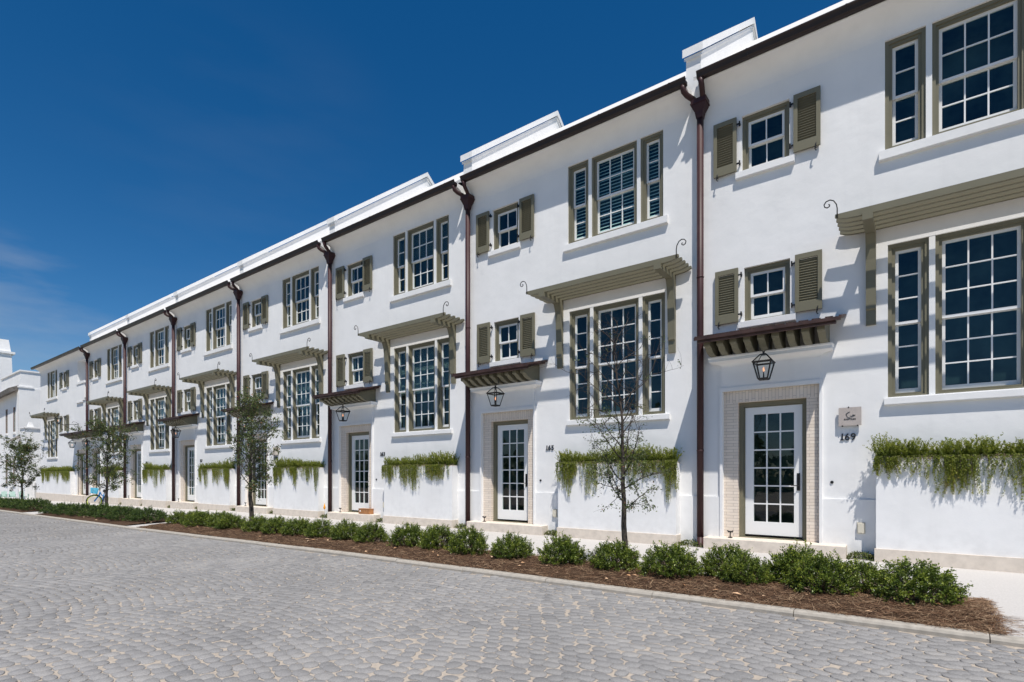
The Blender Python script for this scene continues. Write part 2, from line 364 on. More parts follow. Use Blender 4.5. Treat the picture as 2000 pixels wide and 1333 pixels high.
# setts laid in shallow arcs
def setts():
    rng = np.random.default_rng(11)
    A, P, h, wd = .30, 3.4, .112, .136
    Vs = []; Fs = []; Ts = []; off = 0
    rows = np.arange(-13.2, -4.0, h); allx = []; ally = []; alls = []; allr = []
    for j, r in enumerate(rows):
        x0, x1 = -64, 6.5
        xs = np.arange(x0, x1, wd) + (j % 2) * wd * .5 + rng.normal(0, .013, len(np.arange(x0, x1, wd)))
        t = (xs / P) % 1.0; y = r + A * (1 - (2 * t - 1) ** 2) + rng.normal(0, .009, len(xs))
        slope = -A * 4 * (2 * t - 1) / P
        allx.append(xs); ally.append(y); alls.append(slope); allr.append(np.full(len(xs), j))
    x = np.concatenate(allx); y = np.concatenate(ally); sl_ = np.concatenate(alls)
    yd = DIST + y                      # keep what lies ahead of and beside the viewpoint
    keep = (y < CURB_Y - .055) & (y > -12.6) & ((y > -10.9 - .30 * np.abs(x) * 0 - 1.7))
    x, y, sl_ = x[keep], y[keep], sl_[keep]
    for lo, hi, n in ((-18, 99, 12), (-99, -18, 7)):
        k = (x >= lo) & (x < hi); X, Y, SL = x[k], y[k], sl_[k]; N = len(X)
        if not N: continue
        ang = np.arctan(SL) + rng.normal(0, .14, N); cs = np.cos(np.arctan(SL))
        a = wd * .5 * (1.025 + rng.normal(0, .10, N)) / np.sqrt(cs) * 1.0
        b = h * .5 * (1.04 + rng.normal(0, .10, N)) * cs ** .6
        th = np.linspace(0, 2 * pi, n, endpoint=False)[None] + rng.uniform(0, .5, (N, 1))
        ex = 2 / rng.uniform(1.95, 3.2, (N, 1))
        c, s_ = np.cos(th), np.sin(th)
        px = np.sign(c) * np.abs(c) ** ex * a[:, None] * (1 + rng.normal(0, .035, (N, n)))
        py = np.sign(s_) * np.abs(s_) ** ex * b[:, None] * (1 + rng.normal(0, .035, (N, n)))
        ca, sa = np.cos(ang)[:, None], np.sin(ang)[:, None]
        wx, wy = px * ca - py * sa, px * sa + py * ca
        zb = rz_(X) + rng.normal(0, .0018, N) + .0035 * np.sin(X * 1.1 + 1.3 * np.sin(Y * .9)) * np.sin(Y * 1.7 + X * .3) + .001; tx = rng.normal(0, .007, N); ty = rng.normal(0, .007, N)
        def ringz(sc, dz):
            return np.stack([X[:, None] + wx * sc, Y[:, None] + wy * sc, (zb + dz)[:, None] + wx * tx[:, None] + wy * ty[:, None]], 2)
        V = np.concatenate([ringz(1, -.03), ringz(.99, .001), ringz(.94, .0045)], 1)   # N,3n,3
        base = (np.arange(N) * 3 * n)[:, None, None] + off
        q = []
        for L in (0, 1):
            for i in range(n):
                q.append([L * n + i, L * n + (i + 1) % n, (L + 1) * n + (i + 1) % n, (L + 1) * n + i])
        # the top as quads: strip across the ring
        top = [2 * n + i for i in range(n)]
        m2 = n // 2; lo_, hi_ = 0, n - 1; cap = []
        while hi_ - lo_ >= 3: cap.append([top[lo_], top[lo_ + 1], top[hi_ - 1], top[hi_]]); lo_ += 1; hi_ -= 1
        if hi_ - lo_ == 2: cap.append([top[lo_], top[lo_ + 1], top[hi_], top[hi_]])
        q += [c for c in cap if len(set(c)) == 4]
        tri = [c for c in cap if len(set(c)) == 3]
        F = (np.array(q)[None] + base).reshape(-1, 4)
        Vs.append(V.reshape(-1, 3)); Fs.append(F); off += N * 3 * n
        Ts.append(np.repeat(np.clip(rng.normal(.5, .19, N), 0, 1), 3 * n))
    return np_mesh('road_setts', np.concatenate(Vs), np.concatenate(Fs), M['sett'], np.concatenate(Ts))
struct('road_paving', setts())

# mulch beds (edges run across the pavement), pine straw on the near one
BEDS = [(-18.75, .55), (-29.9, -19.7), (-64, -32.2)]
def bed_z(x, y):
    t = np.clip((np.asarray(y) + 4.66) / 1.62, 0, 1)
    return gz(x, y) + .012 + .045 * np.sin(pi * np.clip(t, .03, .97))
for k, (a, b) in enumerate(BEDS):
    n = int((b - a) / (.10 if k == 0 else .3)) + 1
    sheet('mulch_bed', np.linspace(a, b, n), np.linspace(-4.66, -3.04, 16), bed_z, M['mulch'], jit=.010 if k == 0 else .006, seed=k)
def straw():
    rng = np.random.default_rng(3); n = 26000
    x = .6 - 19.3 * rng.random(n) ** 1.7; y = -4.70 + 1.68 * rng.random(n)
    edge = rng.random(n) < .012; x = np.where(edge, .55 + np.abs(rng.normal(0, .28, n)), x)
    y = np.where(edge, -4.6 + .9 * rng.random(n), y)
    z = bed_z(x, y) + .006 + .022 * rng.random(n); z = np.where(edge, gz(x, y) + .006, z)
    a = rng.random(n) * 2 * pi; L = rng.uniform(.07, .19, n); wdt = rng.uniform(.0022, .0042, n)
    d = np.stack([np.cos(a), np.sin(a), np.where(edge, 0, rng.normal(.03, .14, n))], 1)
    s = np.stack([-np.sin(a), np.cos(a), rng.normal(0, .3, n)], 1)
    c = np.stack([x, y, z], 1); bend = np.stack([-np.sin(a), np.cos(a), 0 * a], 1) * rng.normal(0, .016, n)[:, None]
    p0, p1, p2 = c - d * L[:, None] / 2, c + bend, c + d * L[:, None] / 2
    hw = s * wdt[:, None] / 2
    V = np.stack([p0 - hw, p0 + hw, p1 - hw, p1 + hw, p2 - hw, p2 + hw], 1).reshape(-1, 3)
    b = (np.arange(n) * 6)[:, None, None]
    F = (np.array([[0, 1, 3, 2], [2, 3, 5, 4]])[None] + b).reshape(-1, 4)
    return np_mesh('pine_straw', V, F, M['straw'], np.repeat(rng.random(n), 6))
o = struct('pine_straw', straw(), 'stuff'); tag(o, 'brown pine needles strewn over the near mulch bed', 'pine straw')
def litter():
    rng = np.random.default_rng(8); n = 60
    x = .3 - 30 * rng.random(n) ** 1.3; y = -4.6 + .75 * rng.random(n); z = bed_z(x, y) + .028
    a = rng.random(n) * 2 * pi; D = np.stack([np.cos(a), np.sin(a), .1 + 0 * a], 1); N = np.stack([rng.normal(0, .3, n), rng.normal(0, .3, n), 1 + 0 * a], 1)
    V, F = leaf_arrays(np.stack([x, y, z], 1), D, N, rng.uniform(.05, .12, n), rng.uniform(.025, .05, n), rng)
    return np_mesh('fallen_leaves', V, F, M['litter'], np.repeat(rng.random(n), 4))
o = struct('fallen_leaves', litter(), 'stuff'); tag(o, 'pale dry leaves fallen on the mulch beds', 'fallen leaves')

# ------------------------------------------------------------------ town houses
W = 6.10; X0 = -3.45
def wall_faces(m, x0, x1, z0, z1, y, holes, depth, mi=0):
    xs = sorted({x0, x1, *[h[0] for h in holes], *[h[1] for h in holes]}); zs = sorted({z0, z1, *[h[2] for h in holes], *[h[3] for h in holes]})
    for i in range(len(xs) - 1):
        for j in range(len(zs) - 1):
            cx, cz = (xs[i] + xs[i + 1]) / 2, (zs[j] + zs[j + 1]) / 2
            if any(h[0] < cx < h[1] and h[2] < cz < h[3] for h in holes): continue
            m.quad((xs[i], y, zs[j]), (xs[i + 1], y, zs[j]), (xs[i + 1], y, zs[j + 1]), (xs[i], y, zs[j + 1]), mi)
    for a, b, c, d in [h[:4] for h in holes]:
        y2 = y + depth
        m.quad((a, y, c), (a, y2, c), (a, y2, d), (a, y, d), mi); m.quad((b, y, c), (b, y, d), (b, y2, d), (b, y2, c), mi)
        m.quad((a, y, d), (a, y2, d), (b, y2, d), (b, y, d), mi); m.quad((a, y, c), (b, y, c), (b, y2, c), (a, y2, c), mi)

TRI_U = dict(x=(3.03, 3.57, 3.65, 4.745, 4.825, 5.33), z=(6.80, 8.615))
TRI_L = dict(x=(3.07, 3.61, 3.69, 4.785, 4.865, 5.37), z=(2.70, 5.225))
SM_U = (.78, 1.60, 7.21, 8.26); SM_L = (.82, 1.61, 4.345, 5.36)
DOOR = (.44, 2.08, -.15, 3.03)

def cove_profile(n=9):
    return [(-.335 * (1 - cos(t)), 8.66 + .37 * sin(t)) for t in np.linspace(0, pi / 2, n)]

def wall_mesh(width, holes, bands, c0, c1, pitch):
    m = MB(); e = width - .004
    wall_faces(m, 0, e, -.9, 8.66, 0, holes, .32)
    # strips beside the eave cove run straight up
    m.quad((0, 0, 8.66), (c0, 0, 8.66), (c0, 0, 9.2), (0, 0, 9.2)); m.quad((c1, 0, 8.66), (e, 0, 8.66), (e, 0, 9.2), (c1, 0, 9.2))
    ridge = 9.16 + 4.79 * pitch
    for x in (0, e):
        m.add([(x, 0, -.9), (x, 9.2, -.9), (x, 9.2, 9.12), (x, 4.45, ridge - .06), (x, 0, 9.2)], [(0, 1, 2, 3, 4)])
    m.quad((0, 9.2, -.9), (e, 9.2, -.9), (e, 9.2, 9.12), (0, 9.2, 9.12))
    for a, b in bands: m.box(a, b, -.03, .02, -.9, 1.0)
    return m.mesh('stucco_wall', M['stucco'])
def cove_mesh(c0, c1):
    m = MB(); pr = cove_profile(); n = len(pr)
    m.add([(c0, y, z) for y, z in pr] + [(c1, y, z) for y, z in pr], [(i, i + 1, n + i + 1, n + i) for i in range(n - 1)])
    pts = pr + [(-.335, 9.14), (0, 9.14)]
    for x in (c0, c1): m.add([(x, y, z) for y, z in pts], [tuple(range(len(pts)))])
    m.quad((c0, -.335, 9.03), (c1, -.335, 9.03), (c1, -.335, 9.14), (c0, -.335, 9.14))
    me = m.mesh('eave_cove', M['stucco'])
    for p in me.polygons:
        if len(p.vertices) == 4: p.use_smooth = True
    return me
def roof_mesh(a, b, pitch):
    m = MB(); r = 9.17 + 4.79 * pitch
    m.prism_x([(-.34, 9.09), (-.34, 9.17), (4.45, r), (9.24, 9.17), (9.24, 9.09), (4.45, r - .1)], a, b)
    return m.mesh('roof', M['roof'])
def gutter_mesh(a, b):
    m = MB(); p = [(-.336, 9.045), (-.40, 9.045), (-.435, 9.065), (-.445, 9.10), (-.455, 9.13), (-.47, 9.15), (-.47, 9.172), (-.455, 9.172), (-.45, 9.15), (-.43, 9.12), (-.336, 9.12)]
    m.prism_x(p, a, b)
    for x in np.arange(a + .9, b - .3, 1.55): m.prism_x([(y - (.004 if y < -.34 else 0), z + (.003 if z > 9.1 else -.003)) for y, z in p], x, x + .03)
    return m.mesh('gutter', M['gutter'])
def firewall_mesh():
    m = MB(); s = .79
    def poly(yf, zt, zb): return [(yf, 8.9), (yf, zt), (4.38, zt + s * (4.38 - yf)), (8.76 - yf, zt), (8.76 - yf, 8.9)]
    m.prism_x(poly(.12, 9.93, 0), -.33, -.03)
    def band(yf, z0, z1, ov):
        r = (4.38 - yf) * s
        m.prism_x([(yf, z0), (yf, z1), (4.38, z1 + r), (8.76 - yf, z1), (8.76 - yf, z0), (4.38, z0 + r)], -.33 - ov, -.03 + ov)
    band(.085, 9.87, 9.935, .028); band(.05, 9.936, 10.10, .055)
    return m.mesh('party_wall', M['stucco'])
def ring_from(m, cx, cy, pts, y):
    pass

def casing_mesh(spec, units):
    m = MB(); z0, z1 = spec['z']; xs = spec['x']
    for k in units:
        a, b = xs[2 * k], xs[2 * k + 1]; t = .098 if k != 1 else .085
        m.ring(a, b, z0, z1, a + t * .55, b - t * .55, z0 + .03, z1 - t * .6, .034, .2)
        m.ring(a + t * .55, b - t * .55, z0 + .03, z1 - t * .6, a + t, b - t, z0 + .065, z1 - t * 1.05, .058, .2)
    return m.mesh('window_casing', M['olive'])
def sash_mesh(x0, x1, z0, z1, cols, rows, meet=.5):
    m = MB(); g_ = MB(); zm = z0 + (z1 - z0) * meet; st = .043; mu = .021
    for (a, b, ya, yb, bot, top) in ((zm - .012, z1, .104, .139, .042, .045), (z0, zm + .012, .144, .179, .075, .035)):
        xl, xr = x0 + st, x1 - st; zl, zr = a + bot, b - top
        m.ring(x0, x1, a, b, xl, xr, zl, zr, ya, yb)
        for c in range(1, cols):
            xc = xl + (xr - xl) * c / cols; m.box(xc - mu / 2, xc + mu / 2, ya + .004, yb - .004, zl, zr)
        for r in range(1, rows):
            zc = zl + (zr - zl) * r / rows
            for c in range(cols):
                m.box(xl + (xr - xl) * c / cols + (mu / 2 if c else 0), xl + (xr - xl) * (c + 1) / cols - (mu / 2 if c < cols - 1 else 0), ya + .006, yb - .006, zc - mu / 2, zc + mu / 2)
        yy = (ya + yb) / 2
        g_.quad((xl - .01, yy, zl - .01), (xr + .01, yy, zl - .01), (xr + .01, yy, zr + .01), (xl - .01, yy, zr + .01))
    return m.mesh('sash', M['white']), g_.mesh('pane', M['glass'])
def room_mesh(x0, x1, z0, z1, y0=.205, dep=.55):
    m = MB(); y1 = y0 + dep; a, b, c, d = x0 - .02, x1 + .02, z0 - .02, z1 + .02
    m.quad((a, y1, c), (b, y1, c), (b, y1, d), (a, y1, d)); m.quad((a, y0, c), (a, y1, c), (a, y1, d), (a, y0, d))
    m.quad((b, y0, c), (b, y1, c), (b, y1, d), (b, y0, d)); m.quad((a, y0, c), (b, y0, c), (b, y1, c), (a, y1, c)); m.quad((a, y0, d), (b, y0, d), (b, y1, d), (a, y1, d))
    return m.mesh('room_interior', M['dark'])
def blind_mesh(x0, x1, z0, z1, pitch, frac):
    m = MB(); z = z1 - .03; zb = z1 - (z1 - z0) * frac
    while z > zb:
        h = pitch * .46
        m.add([(x0, .215, z - h), (x1, .215, z - h), (x1, .24, z), (x0, .24, z)], [(0, 1, 2, 3)]); z -= pitch
    return m.mesh('blind', M['blind'])
def sill_mesh(x0, x1, z0, z1):
    m = MB(); m.prism_x([(.08, z0), (-.055, z0), (-.07, z0 + .015), (-.07, z1 - .02), (.08, z1)], x0, x1); return m.mesh('sill', M['stucco'])

def triple_window(parent, spec, rows, sill, units=(0, 1, 2), blind=None, dx=0, key=''):
    cs = link('window', cached(('cas', key), lambda: casing_mesh(spec, units)), parent, (dx, 0, 0))
    xs = spec['x']; z0, z1 = spec['z']
    for k in units:
        a, b = xs[2 * k], xs[2 * k + 1]; t = .098 if k != 1 else .085
        sa, pa = cached(('sash', key, k), lambda: sash_mesh(a + t, b - t, z0 + .066, z1 - t * 1.05, 3 if k == 1 else 1, rows, .487))
        link('sash', sa, cs); link('pane', pa, cs)
    def mul(q):
        m = MB(); m.box(xs[2 * q + 1], xs[2 * q + 2], .004, .18, z0, z1); return m.mesh('mullion', M['white'])
    for q in units[:-1]: link('mullion', cached(('mul', key, q), lambda: mul(q)), cs)
    lo, hi = xs[2 * units[0]], xs[2 * units[-1] + 1]
    link('sill', cached(('sill', key), lambda: sill_mesh(*sill)), cs)
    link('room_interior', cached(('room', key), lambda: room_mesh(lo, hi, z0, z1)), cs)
    if blind: link('blind', cached(('bl', key, blind), lambda: blind_mesh(lo + .05, hi - .05, z0, z1, *blind)), cs)
    return cs
def small_window(parent, r, sill, dx=0, key='', blind=None):
    x0, x1, z0, z1 = r
    def cas():
        m = MB()
        m.ring(x0, x1, z0, z1, x0 + .055, x1 - .055, z0 + .012, z1 - .06, .055, .2)
        m.ring(x0 + .055, x1 - .055, z0 + .012, z1 - .06, x0 + .095, x1 - .095, z0 + .03, z1 - .10, .08, .2)
        return m.mesh('window_casing', M['olive'])
    cs = link('small_window', cached(('scas', key), cas), parent, (dx, 0, 0))
    sa, pa = cached(('ssash', key), lambda: sash_mesh(x0 + .095, x1 - .095, z0 + .03, z1 - .10, 2, 1, .5))
    link('sash', sa, cs); link('pane', pa, cs)
    link('sill', cached(('ssill', key), lambda: sill_mesh(*sill)), cs)
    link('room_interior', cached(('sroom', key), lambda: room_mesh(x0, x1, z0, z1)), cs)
    return cs
def shutter_mesh(h):
    m = MB(); wd = .425; ya, yb = -.068, -.03
    m.ring(0, wd, 0, h, .065, wd - .065, .17, h - .09, ya, yb)
    n = 17; zz = np.linspace(.17, h - .09, n + 1); m.box(.066, wd - .066, yb + .006, yb + .010, .171, h - .091)
    for i in range(n):
        a, b = zz[i], zz[i] + (zz[i + 1] - zz[i]) * .42
        m.add([(.065, ya + .015, a), (wd - .065, ya + .015, a), (wd - .065, ya + .015, a + .006), (.065, ya + .015, a + .006),
               (.065, yb + .004, b), (wd - .065, yb + .004, b), (wd - .065, yb + .004, b + .006), (.065, yb + .004, b + .006)],
              [(0, 1, 2, 3), (0, 4, 5, 1), (3, 2, 6, 7), (4, 7, 6, 5)])
    return m.mesh('shutter', M['olive'])
def shutters(parent, xs, z0, h, dx=0):
    for i, x in enumerate(xs):
        s = link('shutter', cached(('sh', h), lambda: shutter_mesh(h)), parent, (x + dx, 0, z0))
        def dog(sg):
            m = MB(); c = .213 + sg * .14
            m.tube([(c, 0, -.01), (c, -.078, -.02)], .008, 6)
            m.tube([(c + .012, -.08, .05), (c + .004, -.086, .02), (c, -.086, -.03), (c - .008, -.086, -.06), (c + .006, -.082, -.095), (c + .024, -.078, -.085)], [.006, .011, .012, .011, .008, .005], 6)
            return m.mesh('shutter_dog', M['iron'])
        sg = -1 if i == 0 else 1
        link('shutter_dog', cached(('dog', sg), lambda: dog(sg)), s)
        def hinge(sg, hh):
            m = MB(); e = .425 if sg < 0 else 0.; d = 1 if sg < 0 else -1
            m.box(e - d * .012, e + d * .05, -.06, -.045, hh - .014, hh + .014)
            m.tube([(e + d * .055, -.055, hh - .045), (e + d * .055, -.055, hh + .045)], .014, 8); m.box(e + d * .045, e + d * .065, -.055, 0, hh - .02, hh + .02)
            return m.mesh('hinge', M['iron'])
        for q in (.14, h - .14): link('hinge', cached(('hin', sg, round(q, 3)), lambda: hinge(sg, q)), s)

def door_meshes():
    R_ = {}
    m = MB()   # plaster surround and the panel over the door
    m.ring(.385, 2.125, -.9, 3.10, .435, 2.08, -.9, 3.03, -.05, .03); m.box(.41, 2.105, -.035, .03, 3.10, 3.53)
    R_['door_surround'] = m.mesh('door_surround', M['stucco'])
    m = MB()   # brick lining: horizontal courses at the sides, upright bricks across the head
    a, b, c, d = .435, 2.08, .70, 1.87
    y0, y1 = .035, .16
    m.quad((a, y0, .18), (c, y0, .18), (c, y0, 2.81), (a, y0, 2.81)); m.quad((d, y0, .18), (b, y0, .18), (b, y0, 2.81), (d, y0, 2.81))
    m.quad((a, y0, 2.81), (b, y0, 2.81), (b, y0, 3.035), (a, y0, 3.035), 1)
    m.quad((c, y0, .18), (c, y1, .18), (c, y1, 2.81), (c, y0, 2.81)); m.quad((d, y0, .18), (d, y1, .18), (d, y1, 2.81), (d, y0, 2.81))
    m.quad((c, y0, 2.81), (d, y0, 2.81), (d, y1, 2.81), (c, y1, 2.81), 1)
    me = m.mesh('brick_surround', [M['brick'], M['soldier']]); R_['brick_surround'] = me
    m = MB(); m.ring(.70, 1.87, .2, 2.81, .775, 1.80, .2, 2.735, .13, .24); m.ring(.775, 1.80, .2, 2.735, .795, 1.785, .2, 2.715, .165, .24)
    m.box(.70, 1.87, .10, .24, .19, .235)
    R_['door_frame'] = m.mesh('door_frame', M['olive'])
    m = MB(); x0, x1, z0, z1 = .80, 1.78, .28, 2.71; gx0, gx1, gz0, gz1 = .95, 1.645, .53, 2.575
    m.ring(x0, x1, z0, z1, gx0, gx1, gz0, gz1, .185, .225)
    for i in (1, 2):
        xc = gx0 + (gx1 - gx0) * i / 3; m.box(xc - .012, xc + .012, .189, .221, gz0, gz1)
    for j in range(1, 6):
        zc = gz0 + (gz1 - gz0) * j / 6
        for i in range(3): m.box(gx0 + (gx1 - gx0) * i / 3 + (.012 if i else 0), gx0 + (gx1 - gx0) * (i + 1) / 3 - (.012 if i < 2 else 0), .191, .219, zc - .012, zc + .012)
    R_['door'] = m.mesh('door', M['white'])
    m = MB(); m.quad((gx0 - .01, .205, gz0 - .01), (gx1 + .01, .205, gz0 - .01), (gx1 + .01, .205, gz1 + .01), (gx0 - .01, .205, gz1 + .01)); R_['pane'] = m.mesh('pane', M['glass'])
    R_['room'] = room_mesh(.80, 1.78, .3, 2.7, .26, .6)
    m = MB(); m.box(1.695, 1.745, .172, .1849, 1.13, 1.45); m.tube([(1.72, .175, 1.22), (1.72, .13, 1.22), (1.60, .125, 1.225)], .009, 6); m.tube([(1.72, .17, 1.38), (1.72, .155, 1.38)], .014, 8); R_['handle'] = m.mesh('handle', M['iron'])
    m = MB(); m.box(.70, 1.87, .0, .24, .222, .224)  # unused thin sill
    m = MB(); lv = [(3.50, 0, .04), (3.535, .012, .05), (3.55, .03, .065), (3.565, .06, .095), (3.575, .10, .14), (3.582, .145, .19), (3.59, .17, .215), (3.59, .185, .23), (3.645, .185, .23), (3.66, .20, .245), (3.685, .20, .245)]
    for i in range(len(lv) - 1):
        (za, da, oa), (zb, db, ob) = lv[i], lv[i + 1]; A = [(.41 - da, .02, za), (.41 - da, -oa, za), (2.105 + da, -oa, za), (2.105 + da, .02, za)]; B = [(.41 - db, .02, zb), (.41 - db, -ob, zb), (2.105 + db, -ob, zb), (2.105 + db, .02, zb)]
        for k in range(3): m.quad(A[k], A[k + 1], B[k + 1], B[k])
    m.quad(*[(.41 - .20, .02, 3.685), (.41 - .20, -.245, 3.685), (2.305, -.245, 3.685), (2.305, .02, 3.685)])
    R_['cornice'] = m.mesh('cornice', M['stucco'])
    m = MB()   # canopy roof: sheet copper with standing seams
    m.prism_x([(-.83, 3.925), (-.83, 3.955), (.0, 4.165), (.0, 4.135)], .14, 2.46)
    for x in np.arange(.15, 2.46, .192): m.prism_x([(-.842, 3.93), (-.842, 3.978), (-.02, 4.186), (-.02, 4.15)], x, x + .03)
    m.box(.14, 2.46, -.845, -.825, 3.905, 3.957)
    R_['canopy'] = m.mesh('door_canopy', M['copper'])
    m = MB(); m.prism_x([(-.80, 3.87), (-.76, 3.86), (-.71, 3.89), (-.71, 3.925), (-.80, 3.925)], .19, 2.41)
    m.prism_x([(-.75, 3.945), (0, 4.134), (0, 4.10), (-.75, 3.912)], .20, 2.40)
    R_['soffit'] = m.mesh('canopy_soffit', M['copper'])
    m = MB(); m.prism_x([(0, 3.69), (-.30, 3.69), (-.42, 3.71), (-.50, 3.745), (-.55, 3.785), (-.58, 3.80), (-.64, 3.81), (-.655, 3.83), (-.655, 3.92), (0, 4.09)], 0, .112)
    R_['bracket'] = m.mesh('canopy_bracket', M['olive'])
    m = MB(); m.prism_x([(.24, -.9), (-.30, -.9), (-.30, .205), (-.293, .215), (.24, .222)], .15, 2.50); R_['step'] = m.mesh('doorstep', M['travertine'])
    return R_
def door_bay(parent, dx=0, mirror=False):
    D_ = cached('door', door_meshes)
    sx = -1 if mirror else 1
    def pl(name, me, par):
        o = link(name, me, par, (dx, 0, 0) if par is parent else (0, 0, 0))
        if mirror and par is parent: o.scale = (-1, 1, 1)
        return o
    ds = pl('door_surround', D_['door_surround'], parent); link('brick_lining', D_['brick_surround'], ds); link('cornice', D_['cornice'], ds)
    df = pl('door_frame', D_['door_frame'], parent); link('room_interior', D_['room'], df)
    d = pl('door', D_['door'], parent); link('pane', D_['pane'], d); link('handle', D_['handle'], d)
    c = pl('door_canopy', D_['canopy'], parent); link('soffit', D_['soffit'], c)
    for k in range(9): link('bracket', D_['bracket'], c, (.265 + k * .2325, 0, 0))
    pl('doorstep', D_['step'], parent)

def pergola_meshes():
    R_ = {}
    m = MB()
    m.box(0, .14, -.835, .0, 5.405, 5.535)
    R_['beam'] = m.mesh('beam', M['olive'])
    m = MB(); a, b = 2.40, 5.93
    m.prism_y([(a, 5.61), (a - .005, 5.565), (a + .06, 5.535), (a + .16, 5.512), (a + .34, 5.502), (b - .34, 5.502), (b - .16, 5.512), (b - .06, 5.535), (b + .005, 5.565), (b, 5.61)], -.026, .026)
    R_['rafter'] = m.mesh('rafter', M['olive']); m.v = [(x, y - .05, z) for x, y, z in m.v]; R_['ledger'] = m.mesh('pergola', M['olive'])
    m = MB(); m.prism_x([(0, 3.93), (-.055, 3.93), (-.06, 4.17), (-.092, 4.19), (-.092, 4.25), (-.10, 4.6), (-.12, 5.0), (-.15, 5.25), (-.19, 5.36), (-.21, 5.404), (0, 5.404)], 0, .14)
    R_['brace'] = m.mesh('brace', M['olive'])
    m = MB(); pts = [(0, 0, -.06), (0, 0, .10), (.012, 0, .17), (.05, 0, .235), (.10, 0, .262), (.155, 0, .25), (.185, 0, .205), (.175, 0, .165), (.14, 0, .145), (.108, 0, .16), (.105, 0, .185), (.122, 0, .195)]
    m.tube(pts, .0095, 6); R_['scroll'] = m.mesh('iron_scroll', M['iron'], True)
    return R_
def pergola(parent, dx=0):
    P_ = cached('perg', pergola_meshes)
    b = link('pergola', P_['ledger'], parent, (dx, 0, 0))
    for y in (-.23, -.41, -.59, -.775): link('rafter', P_['rafter'], b, (0, y, 0))
    for x in (2.77, 5.46): link('brace', P_['brace'], b, (x, 0, 0)); link('beam', P_['beam'], b, (x, 0, 0))
    s = link('iron_scroll', P_['scroll'], b, (5.90, -.81, 5.60)); s = link('iron_scroll', P_['scroll'], b, (2.43, -.81, 5.60)); s.scale = (-1, 1, 1)

def downpipe(parent, x=.03, left=True, right=True):
    def pm():
        m = MB(); m.tube([(0, -.115, 8.52), (0, -.115, .20)], .064, 14); m.tube([(0, -.115, .21), (0, -.115, -.6)], .062, 14)
        for z in (5.32, 1.9): m.tube([(0, -.115, z - .012), (0, -.115, z + .012)], .07, 14)
        return m.mesh('downpipe', M['pipe'], False)
    p = link('downpipe', cached('pipe', pm), parent, (x, 0, 0))
    for q in p.data.polygons:
        if len(q.vertices) == 4: q.use_smooth = True
    def hop():
        m = MB()
        lv = [(8.44, .06, .06), (8.52, .075, .075), (8.56, .08, .08), (8.68, .135, .115), (8.70, .135, .115), (8.705, .155, .13), (8.735, .155, .13), (8.74, .145, .12), (8.80, .15, .125)]
        for i in range(len(lv) - 1):
            (za, a, c), (zb, b, d) = lv[i], lv[i + 1]
            A = [(-a, -.125 - c, za), (a, -.125 - c, za), (a, -.125 + c, za), (-a, -.125 + c, za)]; B = [(-b, -.125 - d, zb), (b, -.125 - d, zb), (b, -.125 + d, zb), (-b, -.125 + d, zb)]
            for k in range(4): m.quad(A[k], A[(k + 1) % 4], B[(k + 1) % 4], B[k])
        z, a, c = lv[-1]; m.quad((-a, -.125 - c, z - .01), (a, -.125 - c, z - .01), (a, -.125 + c, z - .01), (-a, -.125 + c, z - .01))
        return m.mesh('leader_head', M['pipe'])
    link('leader_head', cached('hop', hop), p)
    def sp(sg):
        m = MB()
        if sg > 0: pts = [(.10, -.385, 9.06), (.10, -.385, 8.99), (.105, -.36, 8.93), (.09, -.27, 8.86), (.07, -.19, 8.81), (.06, -.15, 8.74)]
        else: pts = [(-.25, -.385, 9.06), (-.25, -.385, 9.0), (-.245, -.37, 8.95), (-.20, -.30, 8.89), (-.12, -.20, 8.84), (-.07, -.15, 8.80), (-.06, -.14, 8.74)]
        m.tube(pts, .052, 10); return m.mesh('spout', M['pipe'], True)
    if right: link('spout', cached('sp1', lambda: sp(1)), p)
    if left: link('spout', cached('sp0', lambda: sp(-1)), p)
    return p

def planter_meshes(x0, x1):
    m = MB(); m.box(x0, x1, -.25, .02, -.6, 1.665); a = m
    t = MB(); t.box(x0 - .02, x1 + .02, -.285, .02, -.9, .215); c = MB(); c.box(x0 + .003, x1 - .003, -.247, -.0, 1.6655, 1.688)
    return m.mesh('planter_box', M['stucco']), t.mesh('planter_stone', M['travertine']), c.mesh('planter_coping', M['travertine'])

def digits(txt, h, parent, loc):
    """raised address numerals, the one with a slab foot, as one mesh"""
    def glyph(ch):
        cu = bpy.data.curves.new('numerals', 'FONT'); cu.body = ch; cu.size = h * 1.42; cu.extrude = .008; cu.offset = .002
        o = bpy.data.objects.new('tmp', cu); COL.objects.link(o)
        me = bpy.data.meshes.new_from_object(o.evaluated_get(bpy.context.evaluated_depsgraph_get()))
        bpy.data.objects.remove(o); bpy.data.curves.remove(cu)
        return [tuple(v.co) for v in me.vertices], [tuple(p.vertices) for p in me.polygons]
    def mk():
        m = MB(); x = 0
        for ch in txt:
            vs, fs = glyph(ch); lo = min(v[0] for v in vs); hi = max(v[0] for v in vs)
            if ch == '1': x += h * .13
            m.add([(v[0] - lo + x, -v[2], v[1]) for v in vs], fs)
            if ch == '1':
                st = h * .19; xr = x + hi - lo; m.box(xr - st - h * .15, xr + h * .15, -.0085, .008, -.001, h * .13); hi += h * .1
            x += hi - lo + h * .13
        return m.mesh('house_number', M['number'])
    return link('house_number', cached(('dig', txt), mk), parent, loc)

